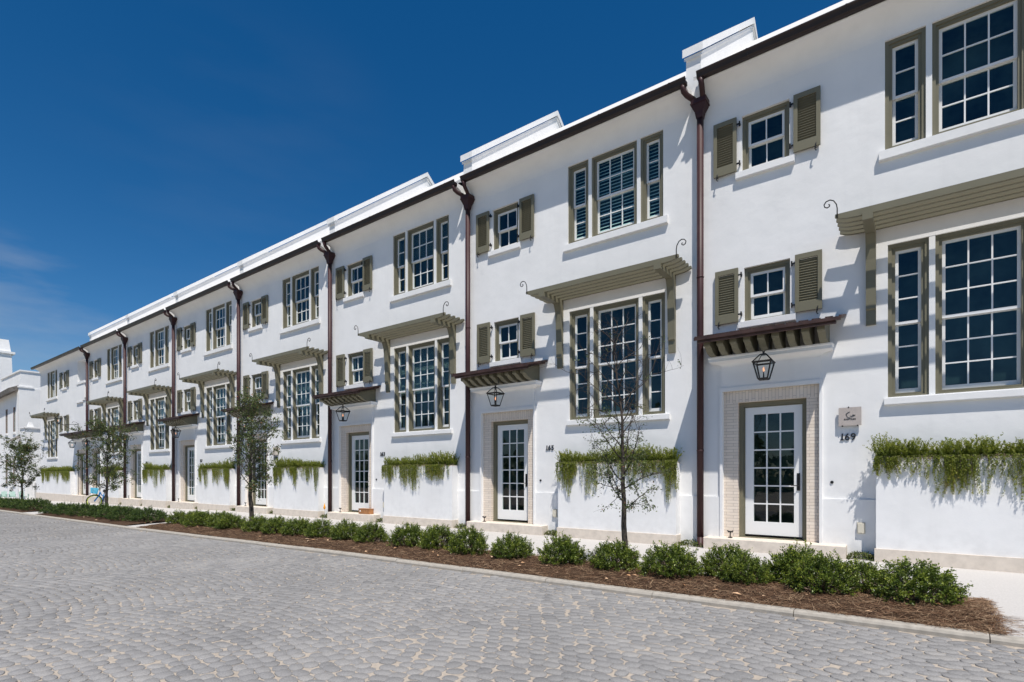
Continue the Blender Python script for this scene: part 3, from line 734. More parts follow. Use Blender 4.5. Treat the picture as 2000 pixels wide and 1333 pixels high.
def small_fittings(h, dx=0):
    def bell():
        m = MB(); m.tube([(2.27, 0, 1.29), (2.27, -.012, 1.29)], .026, 14); m.tube([(2.27, -.012, 1.29), (2.27, -.02, 1.29)], .012, 10); return m.mesh('doorbell', M['iron'])
    link('doorbell', cached('bell', bell), h, (dx, 0, 0))
    def outl():
        m = MB(); m.box(2.655, 2.745, -.075, -.03, .44, .60); m.box(2.64, 2.76, -.04, -.03, .425, .615); return m.mesh('socket_cover', M['cream'])
    link('socket_cover', cached('outl', outl), h, (dx, 0, 0))

HL = [
 ('169', 'white town house 169, rightmost, with grey bird plaque beside its glazed door'),
 ('165', 'white town house number 165, behind the sparse bare-topped young tree'),
 ('163', 'white town house number 163, with a brown wooden box on its doorstep'),
 ('159', 'white town house number 159, with a small tan plaque above its number'),
 ('157', 'white town house 157, left of the downpipe behind the dense young tree'),
 ('155', 'white town house 155, right next to the one behind the blue bicycle'),
 ('153', 'white town house directly behind the blue bicycle and its tree'),
 ('151', 'wider white end town house at far left with recessed niche beside upper shutters'),
]
BLIND_U = {1: (.075, 1.0), 2: (.02, .5), 4: (.03, .45), 5: (.03, .6)}
BLIND_L = {2: (.03, .55), 3: (.03, .62), 4: (.03, .5), 5: (.03, .55), 6: (.03, .6)}
HOUSES = []
HG = 'white town houses of one terrace'
P_BOX = planter_meshes(2.92, 5.69)
for k in range(7):
    hx = X0 - W * k
    h = empty('town_house', (hx, 0, 0), HL[k][1], 'town house', HG); HOUSES.append(h)
    holes = [(TRI_U['x'][0], TRI_U['x'][5], *TRI_U['z']), (TRI_L['x'][0], TRI_L['x'][5], *TRI_L['z']), SM_U, SM_L, DOOR]
    link('wall', cached('wall', lambda: wall_mesh(W, holes, [(0, .385), (2.125, 2.919), (5.691, W - .004)], .10, 5.93, .79)), h)
    link('eave_cove', cached('cove', lambda: cove_mesh(.10, 5.93)), h)
    link('roof', cached('roof', lambda: roof_mesh(-.029, W - .331, .79)), h)
    link('gutter', cached('gut', lambda: gutter_mesh(.06, 5.95)), h)
    link('party_wall', cached('fire', firewall_mesh), h)
    triple_window(h, TRI_U, 2, (2.95, 5.44, 6.62, 6.797), blind=BLIND_U.get(k), key='U')
    triple_window(h, TRI_L, 3, (3.02, 5.48, 2.565, 2.697), blind=BLIND_L.get(k), key='L')
    small_window(h, SM_U, (.68, 1.69, 7.06, 7.207), key='su'); small_window(h, SM_L, (.73, 1.71, 4.20, 4.342), key='sl')
    shutters(h, (.27, 1.675), 7.22, 1.03); shutters(h, (.30, 1.70), 4.34, 1.03)
    door_bay(h); pergola(h); downpipe(h)
    pb = link('planter', P_BOX[0], h); link('planter_base', P_BOX[1], pb); link('coping', P_BOX[2], pb)
    if k < 6: digits(HL[k][0], .115, h, (2.40 + .03 * k, -.008, 2.015 - (.0 if k in (0,) else .0)))
    small_fittings(h)

# end house, mirrored: its door stands beside the last downpipe
hx7 = X0 - W * 7; W7 = 10.55; OX = hx7 + W - W7      # left corner
h7 = empty('town_house', (OX, 0, 0), HL[7][1], 'town house', HG); HOUSES.append(h7)
dW = 1.75 - 3.03          # shift of the triple windows
dS = 5.75 - 1.19          # shift of the small windows
sh = lambda r, d: (r[0] + d, r[1] + d, r[2], r[3])
door_dx = W7 - .04        # mirrored about its own origin
NICHE = (8.35, 9.95, 7.25, 8.60)
holes7 = [(TRI_U['x'][0] + dW, TRI_U['x'][5] + dW, *TRI_U['z']), (TRI_L['x'][0] + dW, TRI_L['x'][5] + dW, *TRI_L['z']), sh(SM_U, dS), sh(SM_L, dS), (door_dx - DOOR[1], door_dx - DOOR[0], DOOR[2], DOOR[3]), NICHE]
link('wall', wall_mesh(W7, holes7, [(8.1, door_dx - 2.125), (door_dx - .385, W7 - .004)], .02, W7 - .17, .5), h7)
link('eave_cove', cove_mesh(.0, W7 - .17), h7); link('roof', roof_mesh(-.35, W7 - .331, .5), h7); link('gutter', gutter_mesh(-.42, W7 - .15), h7)
triple_window(h7, TRI_U, 2, (2.95, 5.44, 6.62, 6.797), dx=dW, key='U', blind=(.03, .5)); triple_window(h7, TRI_L, 3, (3.02, 5.48, 2.565, 2.697), dx=dW, key='L', blind=(.03, .6))
small_window(h7, SM_U, (.68, 1.69, 7.06, 7.207), dx=dS, key='su'); small_window(h7, SM_L, (.73, 1.71, 4.20, 4.342), dx=dS, key='sl')
shutters(h7, (.27, 1.675), 7.22, 1.03, dS); shutters(h7, (.30, 1.70), 4.34, 1.03, dS)
door_bay(h7, door_dx, True); pergola(h7, dW)
pm7 = planter_meshes(.15, 7.9); pb7 = link('planter', pm7[0], h7); link('planter_base', pm7[1], pb7); link('coping', pm7[2], pb7)
m = MB(); m.quad((8.34, .6, 7.24), (9.96, .6, 7.24), (9.96, .6, 8.61), (8.34, .6, 8.61))
m.quad((8.35, .32, 7.25), (8.35, .6, 7.25), (8.35, .6, 8.6), (8.35, .32, 8.6)); m.quad((9.95, .32, 7.25), (9.95, .6, 7.25), (9.95, .6, 8.6), (9.95, .32, 8.6))
m.quad((8.35, .32, 8.6), (9.95, .32, 8.6), (9.95, .6, 8.6), (8.35, .6, 8.6)); m.quad((8.35, .32, 7.25), (9.95, .32, 7.25), (9.95, .6, 7.25), (8.35, .6, 7.25))
m.box(8.28, 10.02, -.09, .1, 7.10, 7.245); m.box(8.3, 9.5, -.08, .02, 5.95, 6.05); m.box(8.4, 9.9, -.05, .02, 6.051, 7.099)
link('niche', m.mesh('niche', M['stucco']), h7)

# ------------------------------------------------------------------ lanterns
def lantern_meshes():
    R_ = {}; m = MB()
    b, t, z0, z1, zr, zt = .085, .155, 0, .30, .315, .455; tt = .05
    cb = [(-b, -b), (b, -b), (b, b), (-b, b)]; ct = [(-t, -t), (t, -t), (t, t), (-t, t)]; cp = [(-tt, -tt), (tt, -tt), (tt, tt), (-tt, tt)]
    for k in range(4):
        k2 = (k + 1) % 4
        m.tube([(*cb[k], z0), (*ct[k], z1)], .014, 4); m.tube([(*cb[k], z0), (*cb[k2], z0)], .013, 4); m.tube([(*ct[k], z1), (*ct[k2], z1)], .016, 4)
        m.tube([(*[c * 1.06 for c in ct[k]], zr), (*cp[k], zt)], .011, 4); m.tube([(*[c * 1.1 for c in ct[k]], zr - .005), (*[c * 1.1 for c in ct[k2]], zr - .005)], .012, 4)
    m.box(-tt, tt, -tt, tt, zt - .01, zt + .012); m.box(-.085, .085, -.085, .085, -.02, -.006)
    m.tube([(0, 0, zt), (0, 0, zt + .06)], .022, 8); m.tube([(0, 0, -.01), (0, 0, .13)], [.018, .008], 8); m.tube([(0, 0, -.03), (0, 0, -.018)], .012, 8)
    R_['frame'] = m.mesh('lantern_frame', M['iron'])
    g_ = MB()
    for k in range(4):
        k2 = (k + 1) % 4
        g_.quad((*cb[k], z0), (*cb[k2], z0), (*ct[k2], z1), (*ct[k], z1)); g_.quad((*ct[k], zr), (*ct[k2], zr), (*cp[k2], zt - .012), (*cp[k], zt - .012))
    R_['glass'] = g_.mesh('lantern_glass', M['lampglass'])
    f = MB(); f.tube([(0, 0, .135), (.004, 0, .16), (-.004, .002, .19), (.006, 0, .225)], [.006, .018, .014, .002], 6); R_['flame'] = f.mesh('flame', M['flame'], True)
    y = MB(); y.tube([(0, 0, .50), (-.03, 0, .53), (-.085, 0, .535), (-.10, 0, .56), (-.10, 0, .79)], .0075, 6); y.tube([(0, 0, .50), (.03, 0, .53), (.085, 0, .535), (.10, 0, .56), (.10, 0, .79)], .0075, 6)
    R_['hanger'] = y.mesh('hanger', M['iron'])
    return R_
LM = lantern_meshes()
def lantern(x, y, z, label, group, hang=True):
    r = empty('lantern', (x, y, z), label, 'lantern', group)
    r.scale = (.93, .93, .95)
    f = link('frame', LM['frame'], r); link('glass', LM['glass'], r); fl = link('flame', LM['flame'], r)
    if hang: link('hanger', LM['hanger'], r)
    return r
LN = ['number 169, largest in view', 'number 165', 'number 163', 'number 159, behind the tree', 'number 157', 'number 155', 'the house behind the blue bicycle']
for k in range(7):
    lantern(X0 - W * k + 1.27, -.50, 3.13, 'black four-sided gas lantern hanging under the door canopy of ' + LN[k], 'gas lanterns under the door canopies')
lantern(OX + door_dx - 1.27, -.50, 3.13, 'black four-sided gas lantern hanging under the leftmost door canopy', 'gas lanterns under the door canopies')
wl = lantern(-42.1, -1.0, 4.62, 'black gas lantern on a scrolled wall bracket above the leftmost door canopy', None, False)
m = MB(); m.tube([(0, .0, .0), (.0, .05, -.05), (.15, .45, -.05), (.3, 1.0, -.02)], .014, 6); m.tube([(.3, 1.0, -.45), (.2, .6, -.3), (.06, .2, -.07)], .012, 6)
m.tube([(.3, 1.0, -.02), (.27, .9, .12), (.22, .75, .16), (.2, .68, .1), (.22, .72, .05)], .012, 6); m.box(.26, .34, .985, 1.0, -.5, .05)
link('wall_bracket', m.mesh('wall_bracket', M['iron']), wl)

# ------------------------------------------------------------------ planter greenery
def rosemary_mesh(x0, x1, seed, dens=1.0, trail=1.0):
    rng = np.random.default_rng(seed); Ps = []; Ds = []; Ls = []; Ts = []; Wd = []
    Lx = x1 - x0
    nlo = np.cumsum(rng.normal(0, 1, 64)); nlo = (nlo - nlo.min()) / (np.ptp(nlo) + 1e-6)
    hgt = lambda x: .48 + .52 * np.interp((x - x0) / Lx, np.linspace(0, 1, 64), nlo)
    stems = MB()
    # upright tufts
    for i in range(int(190 * Lx * dens)):
        bx = rng.uniform(x0 - .02, x1 + .02); by = rng.uniform(-.26, -.02); h = rng.uniform(.14, .46) * hgt(bx)
        dirv = np.array((rng.normal(0, .38), rng.normal(-.12, .38), 1.0)); dirv /= np.linalg.norm(dirv)
        n = int(24 + h * 110); t = rng.random(n); cur = np.stack([bx + dirv[0] * h * t + .06 * t * t * rng.normal(), by + dirv[1] * h * t, 1.69 + dirv[2] * h * t], 1)
        a = rng.random(n) * 2 * pi; D = np.stack([np.cos(a), np.sin(a), .55 + .5 * rng.random(n)], 1) + dirv * .5
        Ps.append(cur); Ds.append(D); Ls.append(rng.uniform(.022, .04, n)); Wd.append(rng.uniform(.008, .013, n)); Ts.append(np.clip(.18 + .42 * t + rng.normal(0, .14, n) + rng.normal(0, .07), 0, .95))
    # trailing strands, hung in bunches over the front and the ends
    nb = max(3, int(3.6 * Lx)); bunch = rng.uniform(x0, x1, nb); bl = rng.uniform(.26, .84, nb) * trail; bw = rng.uniform(.04, .15, nb)
    for i in range(int(85 * Lx * dens)):
        if rng.random() < .78:
            j = rng.integers(nb); sx = np.clip(rng.normal(bunch[j], bw[j]), x0 - .03, x1 + .03); ln = bl[j] * rng.uniform(.35, 1.05)
        else: sx = rng.uniform(x0, x1); ln = rng.uniform(.06, .36)
        fy = -.258 - rng.uniform(.0, .045); n = int(26 + ln * 170); t = rng.random(n)
        wob = rng.normal(0, .02); yy = np.where(t < .12, -.22 + (fy + .22 - .03) * t / .12, fy - .03 + .02 * (t - .12)); zz = np.where(t < .12, 1.70 + .03 * np.sin(t / .12 * pi), 1.70 - ln * (t - .12) / .88)
        cur = np.stack([sx + wob * np.sin(t * 4) + .03 * rng.normal() * t, yy, zz], 1)
        a = rng.random(n) * 2 * pi; D = np.stack([np.cos(a) * .8, np.sin(a) * .8, -.5 - .5 * rng.random(n)], 1)
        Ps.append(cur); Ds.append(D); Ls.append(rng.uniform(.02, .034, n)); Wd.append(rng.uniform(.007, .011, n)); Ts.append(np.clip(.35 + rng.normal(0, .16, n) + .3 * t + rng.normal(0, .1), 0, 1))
        if i % 3 == 0: stems.tube([(sx, -.20, 1.69), (sx, fy - .02, 1.715), (sx + wob, fy - .02, 1.70 - ln * .45), (sx + wob, fy - .015, 1.70 - ln * .95)], .0025, 3)
    for i in range(int(40 * Lx)):
        bx = rng.uniform(x0, x1); stems.tube([(bx, -.15, 1.67), (bx + rng.normal(0, .06), -.24, 1.73), (bx + rng.normal(0, .09), -.29, 1.69 - .08 * rng.random())], .0035, 3)
    P = np.concatenate(Ps); D = np.concatenate(Ds); n = len(P)
    V, F = leaf_arrays(P, D, rng.normal(0, 1, (n, 3)), np.concatenate(Ls), np.concatenate(Wd), rng)
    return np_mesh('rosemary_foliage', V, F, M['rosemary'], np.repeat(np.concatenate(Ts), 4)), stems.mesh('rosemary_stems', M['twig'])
RG = 'trailing plants in the planters'
RL = ['in the planter right of number 169, cropped by the frame edge', 'behind the sparse tree in the planter of number 165', 'in the planter right of number 163', 'in the planter right of the small tan plaque', 'in the planter left of the dense young tree', 'in the planter of number 155, right of its door', 'in the planter right of the blue bicycle, behind the tree trunk', 'in the long planter at the far left of the terrace']
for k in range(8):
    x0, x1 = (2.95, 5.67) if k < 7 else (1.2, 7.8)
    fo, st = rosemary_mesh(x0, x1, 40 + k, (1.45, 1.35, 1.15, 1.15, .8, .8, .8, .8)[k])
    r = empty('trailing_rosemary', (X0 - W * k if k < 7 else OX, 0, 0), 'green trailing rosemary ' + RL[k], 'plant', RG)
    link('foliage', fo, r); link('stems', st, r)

# low green tufts between steps and planters: one mass of ground cover
def cover():
    rng = np.random.default_rng(21); P = []
    def patch(x0, x1, n=420):
        x = rng.uniform(x0, x1, n); y = rng.uniform(-.24, -.03, n); t = (x - x0) / (x1 - x0)
        z = gz(x, y) + (.03 + .09 * np.sin(pi * t) ** .5) * rng.random(n)
        P.append(np.stack([x, y, z], 1))
    for k in range(7):
        hx = X0 - W * k; patch(hx + 2.52, hx + 2.90); patch(hx + 5.72, hx + W + .12)
    patch(OX + 8.0, OX + 8.4)
    P = np.concatenate(P); n = len(P)
    V, F = leaf_arrays(P, rng.normal(0, 1, (n, 3)) * (1, 1, .6) + (0, 0, .6), rng.normal(0, 1, (n, 3)), rng.uniform(.03, .055, n), rng.uniform(.015, .025, n), rng)
    return np_mesh('ground_cover', V, F, M['cover'], np.repeat(rng.random(n), 4))
o = struct('ground_cover', cover(), 'stuff'); tag(o, 'low green ground cover between doorsteps and planters', 'ground cover')

# ------------------------------------------------------------------ shrubs
def shrub_mesh(seed, rx, ry, h, nsprig, nleaf, material, ll=.026, flat=.0):
    rng = np.random.default_rng(seed); Ps = []; Ds = []; Ts = []; st = MB()
    lump = rng.normal(0, 1, (5, 3))
    for i in range(nsprig):
        u = unit(rng.normal(0, 1, 3)); u[2] = abs(u[2]) * .95 + .02; u = unit(u)
        k = 1 + .10 * np.tanh(max(u @ l for l in lump) - .8) + rng.normal(0, .07)
        rad = rng.uniform(.45, 1.0) ** .6 * k
        c = u * (rx, ry, h * .78) * rad + (0, 0, .06 * h)
        ln = rng.uniform(.05, .12) * (h / .42) ** .5; d = unit(u * (1, 1, .8 - flat) + (0, 0, .55 - flat) + rng.normal(0, .32, 3))
        n = nleaf; t = rng.random(n); p = c + d * (ln * t)[:, None] + rng.normal(0, .012, (n, 3))
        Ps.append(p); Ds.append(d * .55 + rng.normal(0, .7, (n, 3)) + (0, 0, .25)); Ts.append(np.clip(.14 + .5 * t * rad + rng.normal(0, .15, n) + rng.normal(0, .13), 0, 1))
        if i % 4 == 0: st.tube([(rng.normal(0, .03), rng.normal(0, .03), -.02), tuple(c * (.5, .5, .5)), tuple(c + d * ln * .7)], [.009, .005, .002], 4)
    P = np.concatenate(Ps); D = np.concatenate(Ds); n = len(P); P[:, 2] = np.maximum(P[:, 2], .015)
    V, F = leaf_arrays(P, D, rng.normal(0, 1, (n, 3)) + (0, 0, .8), rng.uniform(.7, 1.3, n) * ll, rng.uniform(.45, .65, n) * ll, rng)
    return np_mesh('shrub_foliage', V, F, material, np.repeat(np.concatenate(Ts), 4)), st.mesh('shrub_stems', M['twig'])
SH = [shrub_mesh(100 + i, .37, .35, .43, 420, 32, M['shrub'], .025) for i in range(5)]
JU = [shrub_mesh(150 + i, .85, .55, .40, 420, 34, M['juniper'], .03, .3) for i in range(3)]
ORD = ['first', 'second', 'third', 'fourth', 'fifth', 'sixth', 'seventh', 'eighth', 'ninth', 'tenth', 'eleventh', 'twelfth', 'thirteenth', 'fourteenth', 'fifteenth', 'sixteenth', 'seventeenth', 'eighteenth', 'nineteenth', 'twentieth', 'twenty-first', 'twenty-second', 'twenty-third', 'twenty-fourth', 'twenty-fifth', 'twenty-sixth']
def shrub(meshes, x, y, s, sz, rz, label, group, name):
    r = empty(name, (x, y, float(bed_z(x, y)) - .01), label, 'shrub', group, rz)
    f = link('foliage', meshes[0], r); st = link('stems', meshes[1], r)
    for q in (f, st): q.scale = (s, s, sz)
NEAR = [(.0, -3.88, 1.12, .98), (-.52, -3.55, .82, .85), (-.86, -3.95, .98, 1.0), (-1.22, -3.5, 1.08, 1.12), (-1.74, -3.93, .80, .88), (-2.02, -3.55, 1.0, 1.0), (-2.68, -3.98, 1.05, 1.02), (-3.55, -3.9, 1.02, .92), (-4.42, -3.9, 1.02, 1.0), (-5.38, -3.95, .95, .95), (-6.28, -4.0, .92, 1.08), (-7.25, -3.75, 1.0, 1.05), (-7.95, -3.85, 1.05, 1.0), (-9.05, -3.9, .95, .98), (-9.95, -3.85, .95, 1.0), (-10.85, -3.9, .92, .95), (-11.8, -3.85, 1.05, .95), (-12.6, -3.95, 1.0, .95), (-13.5, -3.9, 1.05, .92), (-14.95, -3.95, 1.15, .95), (-15.8, -3.75, 1.1, 1.0), (-16.6, -3.95, 1.15, 1.0), (-17.4, -3.8, 1.05, .95), (-18.2, -3.9, 1.0, .9)]
rs = random.Random(4)
for i, (x, y, s, sz) in enumerate(NEAR):
    row = 'at the back' if y > -3.65 else 'at the front'
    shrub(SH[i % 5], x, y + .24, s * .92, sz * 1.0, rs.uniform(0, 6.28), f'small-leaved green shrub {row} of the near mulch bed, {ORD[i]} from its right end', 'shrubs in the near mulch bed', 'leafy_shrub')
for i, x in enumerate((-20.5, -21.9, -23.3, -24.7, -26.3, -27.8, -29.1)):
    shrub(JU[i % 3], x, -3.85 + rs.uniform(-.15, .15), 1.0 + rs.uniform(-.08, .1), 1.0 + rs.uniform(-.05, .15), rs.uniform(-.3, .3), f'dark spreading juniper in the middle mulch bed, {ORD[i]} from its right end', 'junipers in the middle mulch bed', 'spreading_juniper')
for i, x in enumerate((-33.2, -34.9, -36.6, -38.3, -40.2, -42.1, -44.0)):
    shrub(JU[(i + 1) % 3], x, -3.85 + rs.uniform(-.15, .15), 1.1 + rs.uniform(-.08, .1), 1.1 + rs.uniform(-.05, .15), rs.uniform(-.3, .3), f'dark spreading juniper in the far left mulch bed, {ORD[i]} from its right end', 'junipers in the far mulch bed', 'spreading_juniper')

# ------------------------------------------------------------------ trees
def tree(x, y, H, r0, crown_lo, crown_r, nleaf, label, seed, bare=None, lean=(.0, .0), ll=.05):
    rng = np.random.default_rng(seed); tr = MB(); P = []; D = []
    n = 12; ts = np.linspace(0, 1, n)
    wob = np.cumsum(rng.normal(0, .018, (n, 2)), 0)
    trunk = [np.array((lean[0] * t * H + wob[i, 0], lean[1] * t * H + wob[i, 1], t * H * .93)) for i, t in enumerate(ts)]
    tr.tube(trunk, [r0 * (1 - t) ** 1.15 + .004 for t in ts], 9)
    tr.tube([trunk[0] - (0, 0, .1), trunk[0] + (0, 0, .05)], [r0 * 1.5, r0 * 1.02], 9)
    tips = []
    def tp(t): i = min(int(t * (n - 1)), n - 2); f = t * (n - 1) - i; return trunk[i] * (1 - f) + trunk[i + 1] * f
    def branch(p, d, ln, r, lev):
        k = 5; pts = [p]; dd = d.copy()
        for i in range(k):
            dd = unit(dd + rng.normal(0, .16, 3) + (0, 0, .05)); pts.append(pts[-1] + dd * ln / k)
        tr.tube(pts, [r * (1 - .75 * i / k) for i in range(k + 1)], 5 if lev < 2 else 3)
        if lev >= 2: tips.append(pts); return
        m_ = 5 if lev == 0 else 4
        for i in range(m_):
            q = .25 + .75 * (i + rng.random() * .6) / m_; j = min(int(q * k), k - 1); base = pts[j] + (pts[j + 1] - pts[j]) * (q * k - j)
            nd = unit(dd * .7 + rng.normal(0, .75, 3)); branch(base, nd, ln * rng.uniform(.38, .62), r * .5, lev + 1)
        tips.append(pts)
    nb = 26
    for i in range(nb):
        z = crown_lo + (H * .93 - crown_lo) * (i + rng.random() * .5) / nb; t = z / (H * .93)
        s = (z - crown_lo) / (H - crown_lo); a = i * 2.4 + rng.normal(0, .3)
        prof = (.62 + .8 * s) if s < .4 else 1.0 - .75 * ((s - .4) / .6) ** 1.4
        d = unit(np.array((cos(a), sin(a), .55 + .9 * s)))
        branch(tp(min(t, .99)), d, crown_r * prof * rng.uniform(.75, 1.15), r0 * .21 * (1 - .5 * s) + .003, 0)
    if nleaf:
        w_ = np.array([1.0 if bare is None else max(0.02, 1 - max(0, pts[-1][2] - bare[0]) / (bare[1] - bare[0])) for pts in tips]); w_ /= w_.sum()
        ch = rng.choice(len(tips), nleaf // 7, p=w_)
        for c in ch:
            pts = tips[c]; i = rng.integers(1, len(pts)); f = rng.random(); b = pts[i - 1] * (1 - f) + pts[i] * f
            P.append(b + rng.normal(0, .035, (7, 3))); D.append(rng.normal(0, 1, (7, 3)) + (0, 0, -.1))
        P = np.concatenate(P); D = np.concatenate(D); m_ = len(P)
        V, F = leaf_arrays(P, D, rng.normal(0, 1, (m_, 3)) + (0, 0, .7), rng.uniform(.6, 1.25, m_) * ll, rng.uniform(.42, .6, m_) * ll, rng)
        tone = np.clip(rng.normal(.42, .22, m_), 0, .95); tone[rng.random(m_) < .025] = 1
    z0 = float(bed_z(x, y))
    r = empty('young_tree', (x, y, z0), label, 'tree', 'young street trees in the mulch beds')
    link('trunk', tr.mesh('tree_trunk', M['bark'], True), r); link('crown', np_mesh('tree_crown', V, F, M['treeleaf'], np.repeat(tone, 4)), r)
tree(-3.45, -3.45, 3.7, .045, .85, .92, 2600, 'slim young tree with bare twiggy top, standing before the planter of number 165', 7, bare=(1.5, 2.5), lean=(-.02, 0), ll=.038)
tree(-14.35, -3.45, 3.55, .066, .95, 1.08, 6000, 'young tree with the densest crown, before the door with the small tan plaque', 12, lean=(-.03, 0), ll=.06)
tree(-25.3, -3.4, 3.5, .06, .9, 1.3, 6000, 'young tree standing beside the blue bicycle', 23, lean=(-.01, 0), ll=.07)
tree(-38.3, -3.4, 3.2, .06, .8, 1.35, 7000, 'young tree at the far left, before the neighbouring white house', 31, ll=.08)

# ------------------------------------------------------------------ small things
for k in range(7):
    def sc():
        m = MB(); m.tube([(0, 0, 0), (0, 0, .12)], .011, 6); m.box(-.035, .035, -.03, .03, 0, .014); m.box(-.045, .045, -.011, .011, .10, .128); m.tube([(-.045, -.014, .128), (-.045, .014, .128)], .012, 6); m.tube([(.045, -.014, .128), (.045, .014, .128)], .012, 6)
        return m.mesh('boot_scraper', M['iron'])
    o = link('boot_scraper', cached('scr', sc), None, (X0 - W * k + .60, -.12, .221)); tag(o, 'small black iron boot scraper on the doorstep of ' + ['number 169', 'number 165', 'number 163, left of the brown box', 'number 159', 'number 157', 'number 155', 'the house behind the blue bicycle'][k], 'boot scraper', 'iron boot scrapers on the doorsteps')

def plaque(k, x, z, label, kind):
    hx = X0 - W * k
    r = empty('wall_plaque', (hx + x, 0, z), label, 'plaque')
    m = MB(); m.box(-.165, .165, -.062, -.04, -.155, .155); m.box(-.12, .12, -.04, 0, -.1, .1)
    link('panel', m.mesh('panel', M['plaque'] if kind else M['travertine']), r)
    c = MB()
    for x_, z_ in ((-.02, .158), (-.11, -.158), (.11, -.158)): c.box(x_ - .008, x_ + .008, -.066, -.0, z_ - .01, z_ + .01)
    link('clip', c.mesh('clip', M['iron']), r)
    e = MB(); y = -.0665
    if kind:
        def st(p, w0): e.tube([(a, y, b) for a, b in p], w0, 5)
        st([(.005, .077), (-.02, .072), (-.04, .055), (-.058, .045)], [.002, .004, .004, .0035]); st([(-.058, .045), (-.046, .035), (-.046, .012), (-.035, -.003), (-.01, -.012), (.004, -.02), (.004, -.034)], .0038)
        st([(.035, .032), (.055, .025), (.082, .02)], [.0015, .004, .003]); st([(.082, .02), (.05, .008), (.03, .0), (.012, .006), (0, .016)], [.003, .004, .004, .003, .001])
    else:
        e.tube([(-.06, y, .085), (-.02, y, .075), (-.03, y, .03), (-.06, y, .01)], [.006, .016, .016, .004], 5)
    link('emblem', e.mesh('emblem', M['number']), r)
    if kind:
        cu = bpy.data.curves.new('t', 'FONT'); cu.body = 'SURFTRIBE'; cu.size = .032; cu.align_x = 'CENTER'; cu.extrude = .002; cu.offset = .0008; cu.space_character = 1.15
        o = bpy.data.objects.new('tmp', cu); COL.objects.link(o)
        me = bpy.data.meshes.new_from_object(o.evaluated_get(bpy.context.evaluated_depsgraph_get())); bpy.data.objects.remove(o)
        me.materials.clear(); me.materials.append(M['number'])
        q = link('lettering', me, r, (0, -.064, -.058)); q.rotation_euler = (R(90), 0, 0)
plaque(0, 2.54, 2.415, 'square grey stone plaque with line-drawn bird above the number 169', 1)
plaque(3, 2.66, 2.33, 'small tan stone plaque with dark bird mark above the number 159', 0)

r = empty('wooden_box', (X0 - 2 * W + 1.93, -.13, .223), 'brown wooden box lying on the doorstep of number 163', 'box')
m = MB(); m.box(-.25, .25, -.09, .09, 0, .15); m.box(-.255, .255, -.095, .095, .15, .162); link('box_body', m.mesh('box_body', M['wood']), r)
m = MB(); m.tube([(-.17, -.0905, .085), (-.17, -.0955, .085)], .028, 14); link('label_spot', m.mesh('label_spot', M['white']), r)
r = empty('utility_flag', (X0 - 2 * W + .02, -.30, float(gz(-15.6, -.3))), 'small orange marker flag on a wire beside the downpipe of number 163', 'marker flag')
m = MB(); m.tube([(0, 0, 0), (0, 0, .52)], .004, 5); link('wire', m.mesh('wire', M['steel']), r)
m = MB(); m.tube([(0, -.012, .30), (0, -.012, .34), (0, -.012, .40), (0, -.012, .50)], [.01, .038, .032, .004], 10); link('flag', m.mesh('flag', M['orange'], True), r)

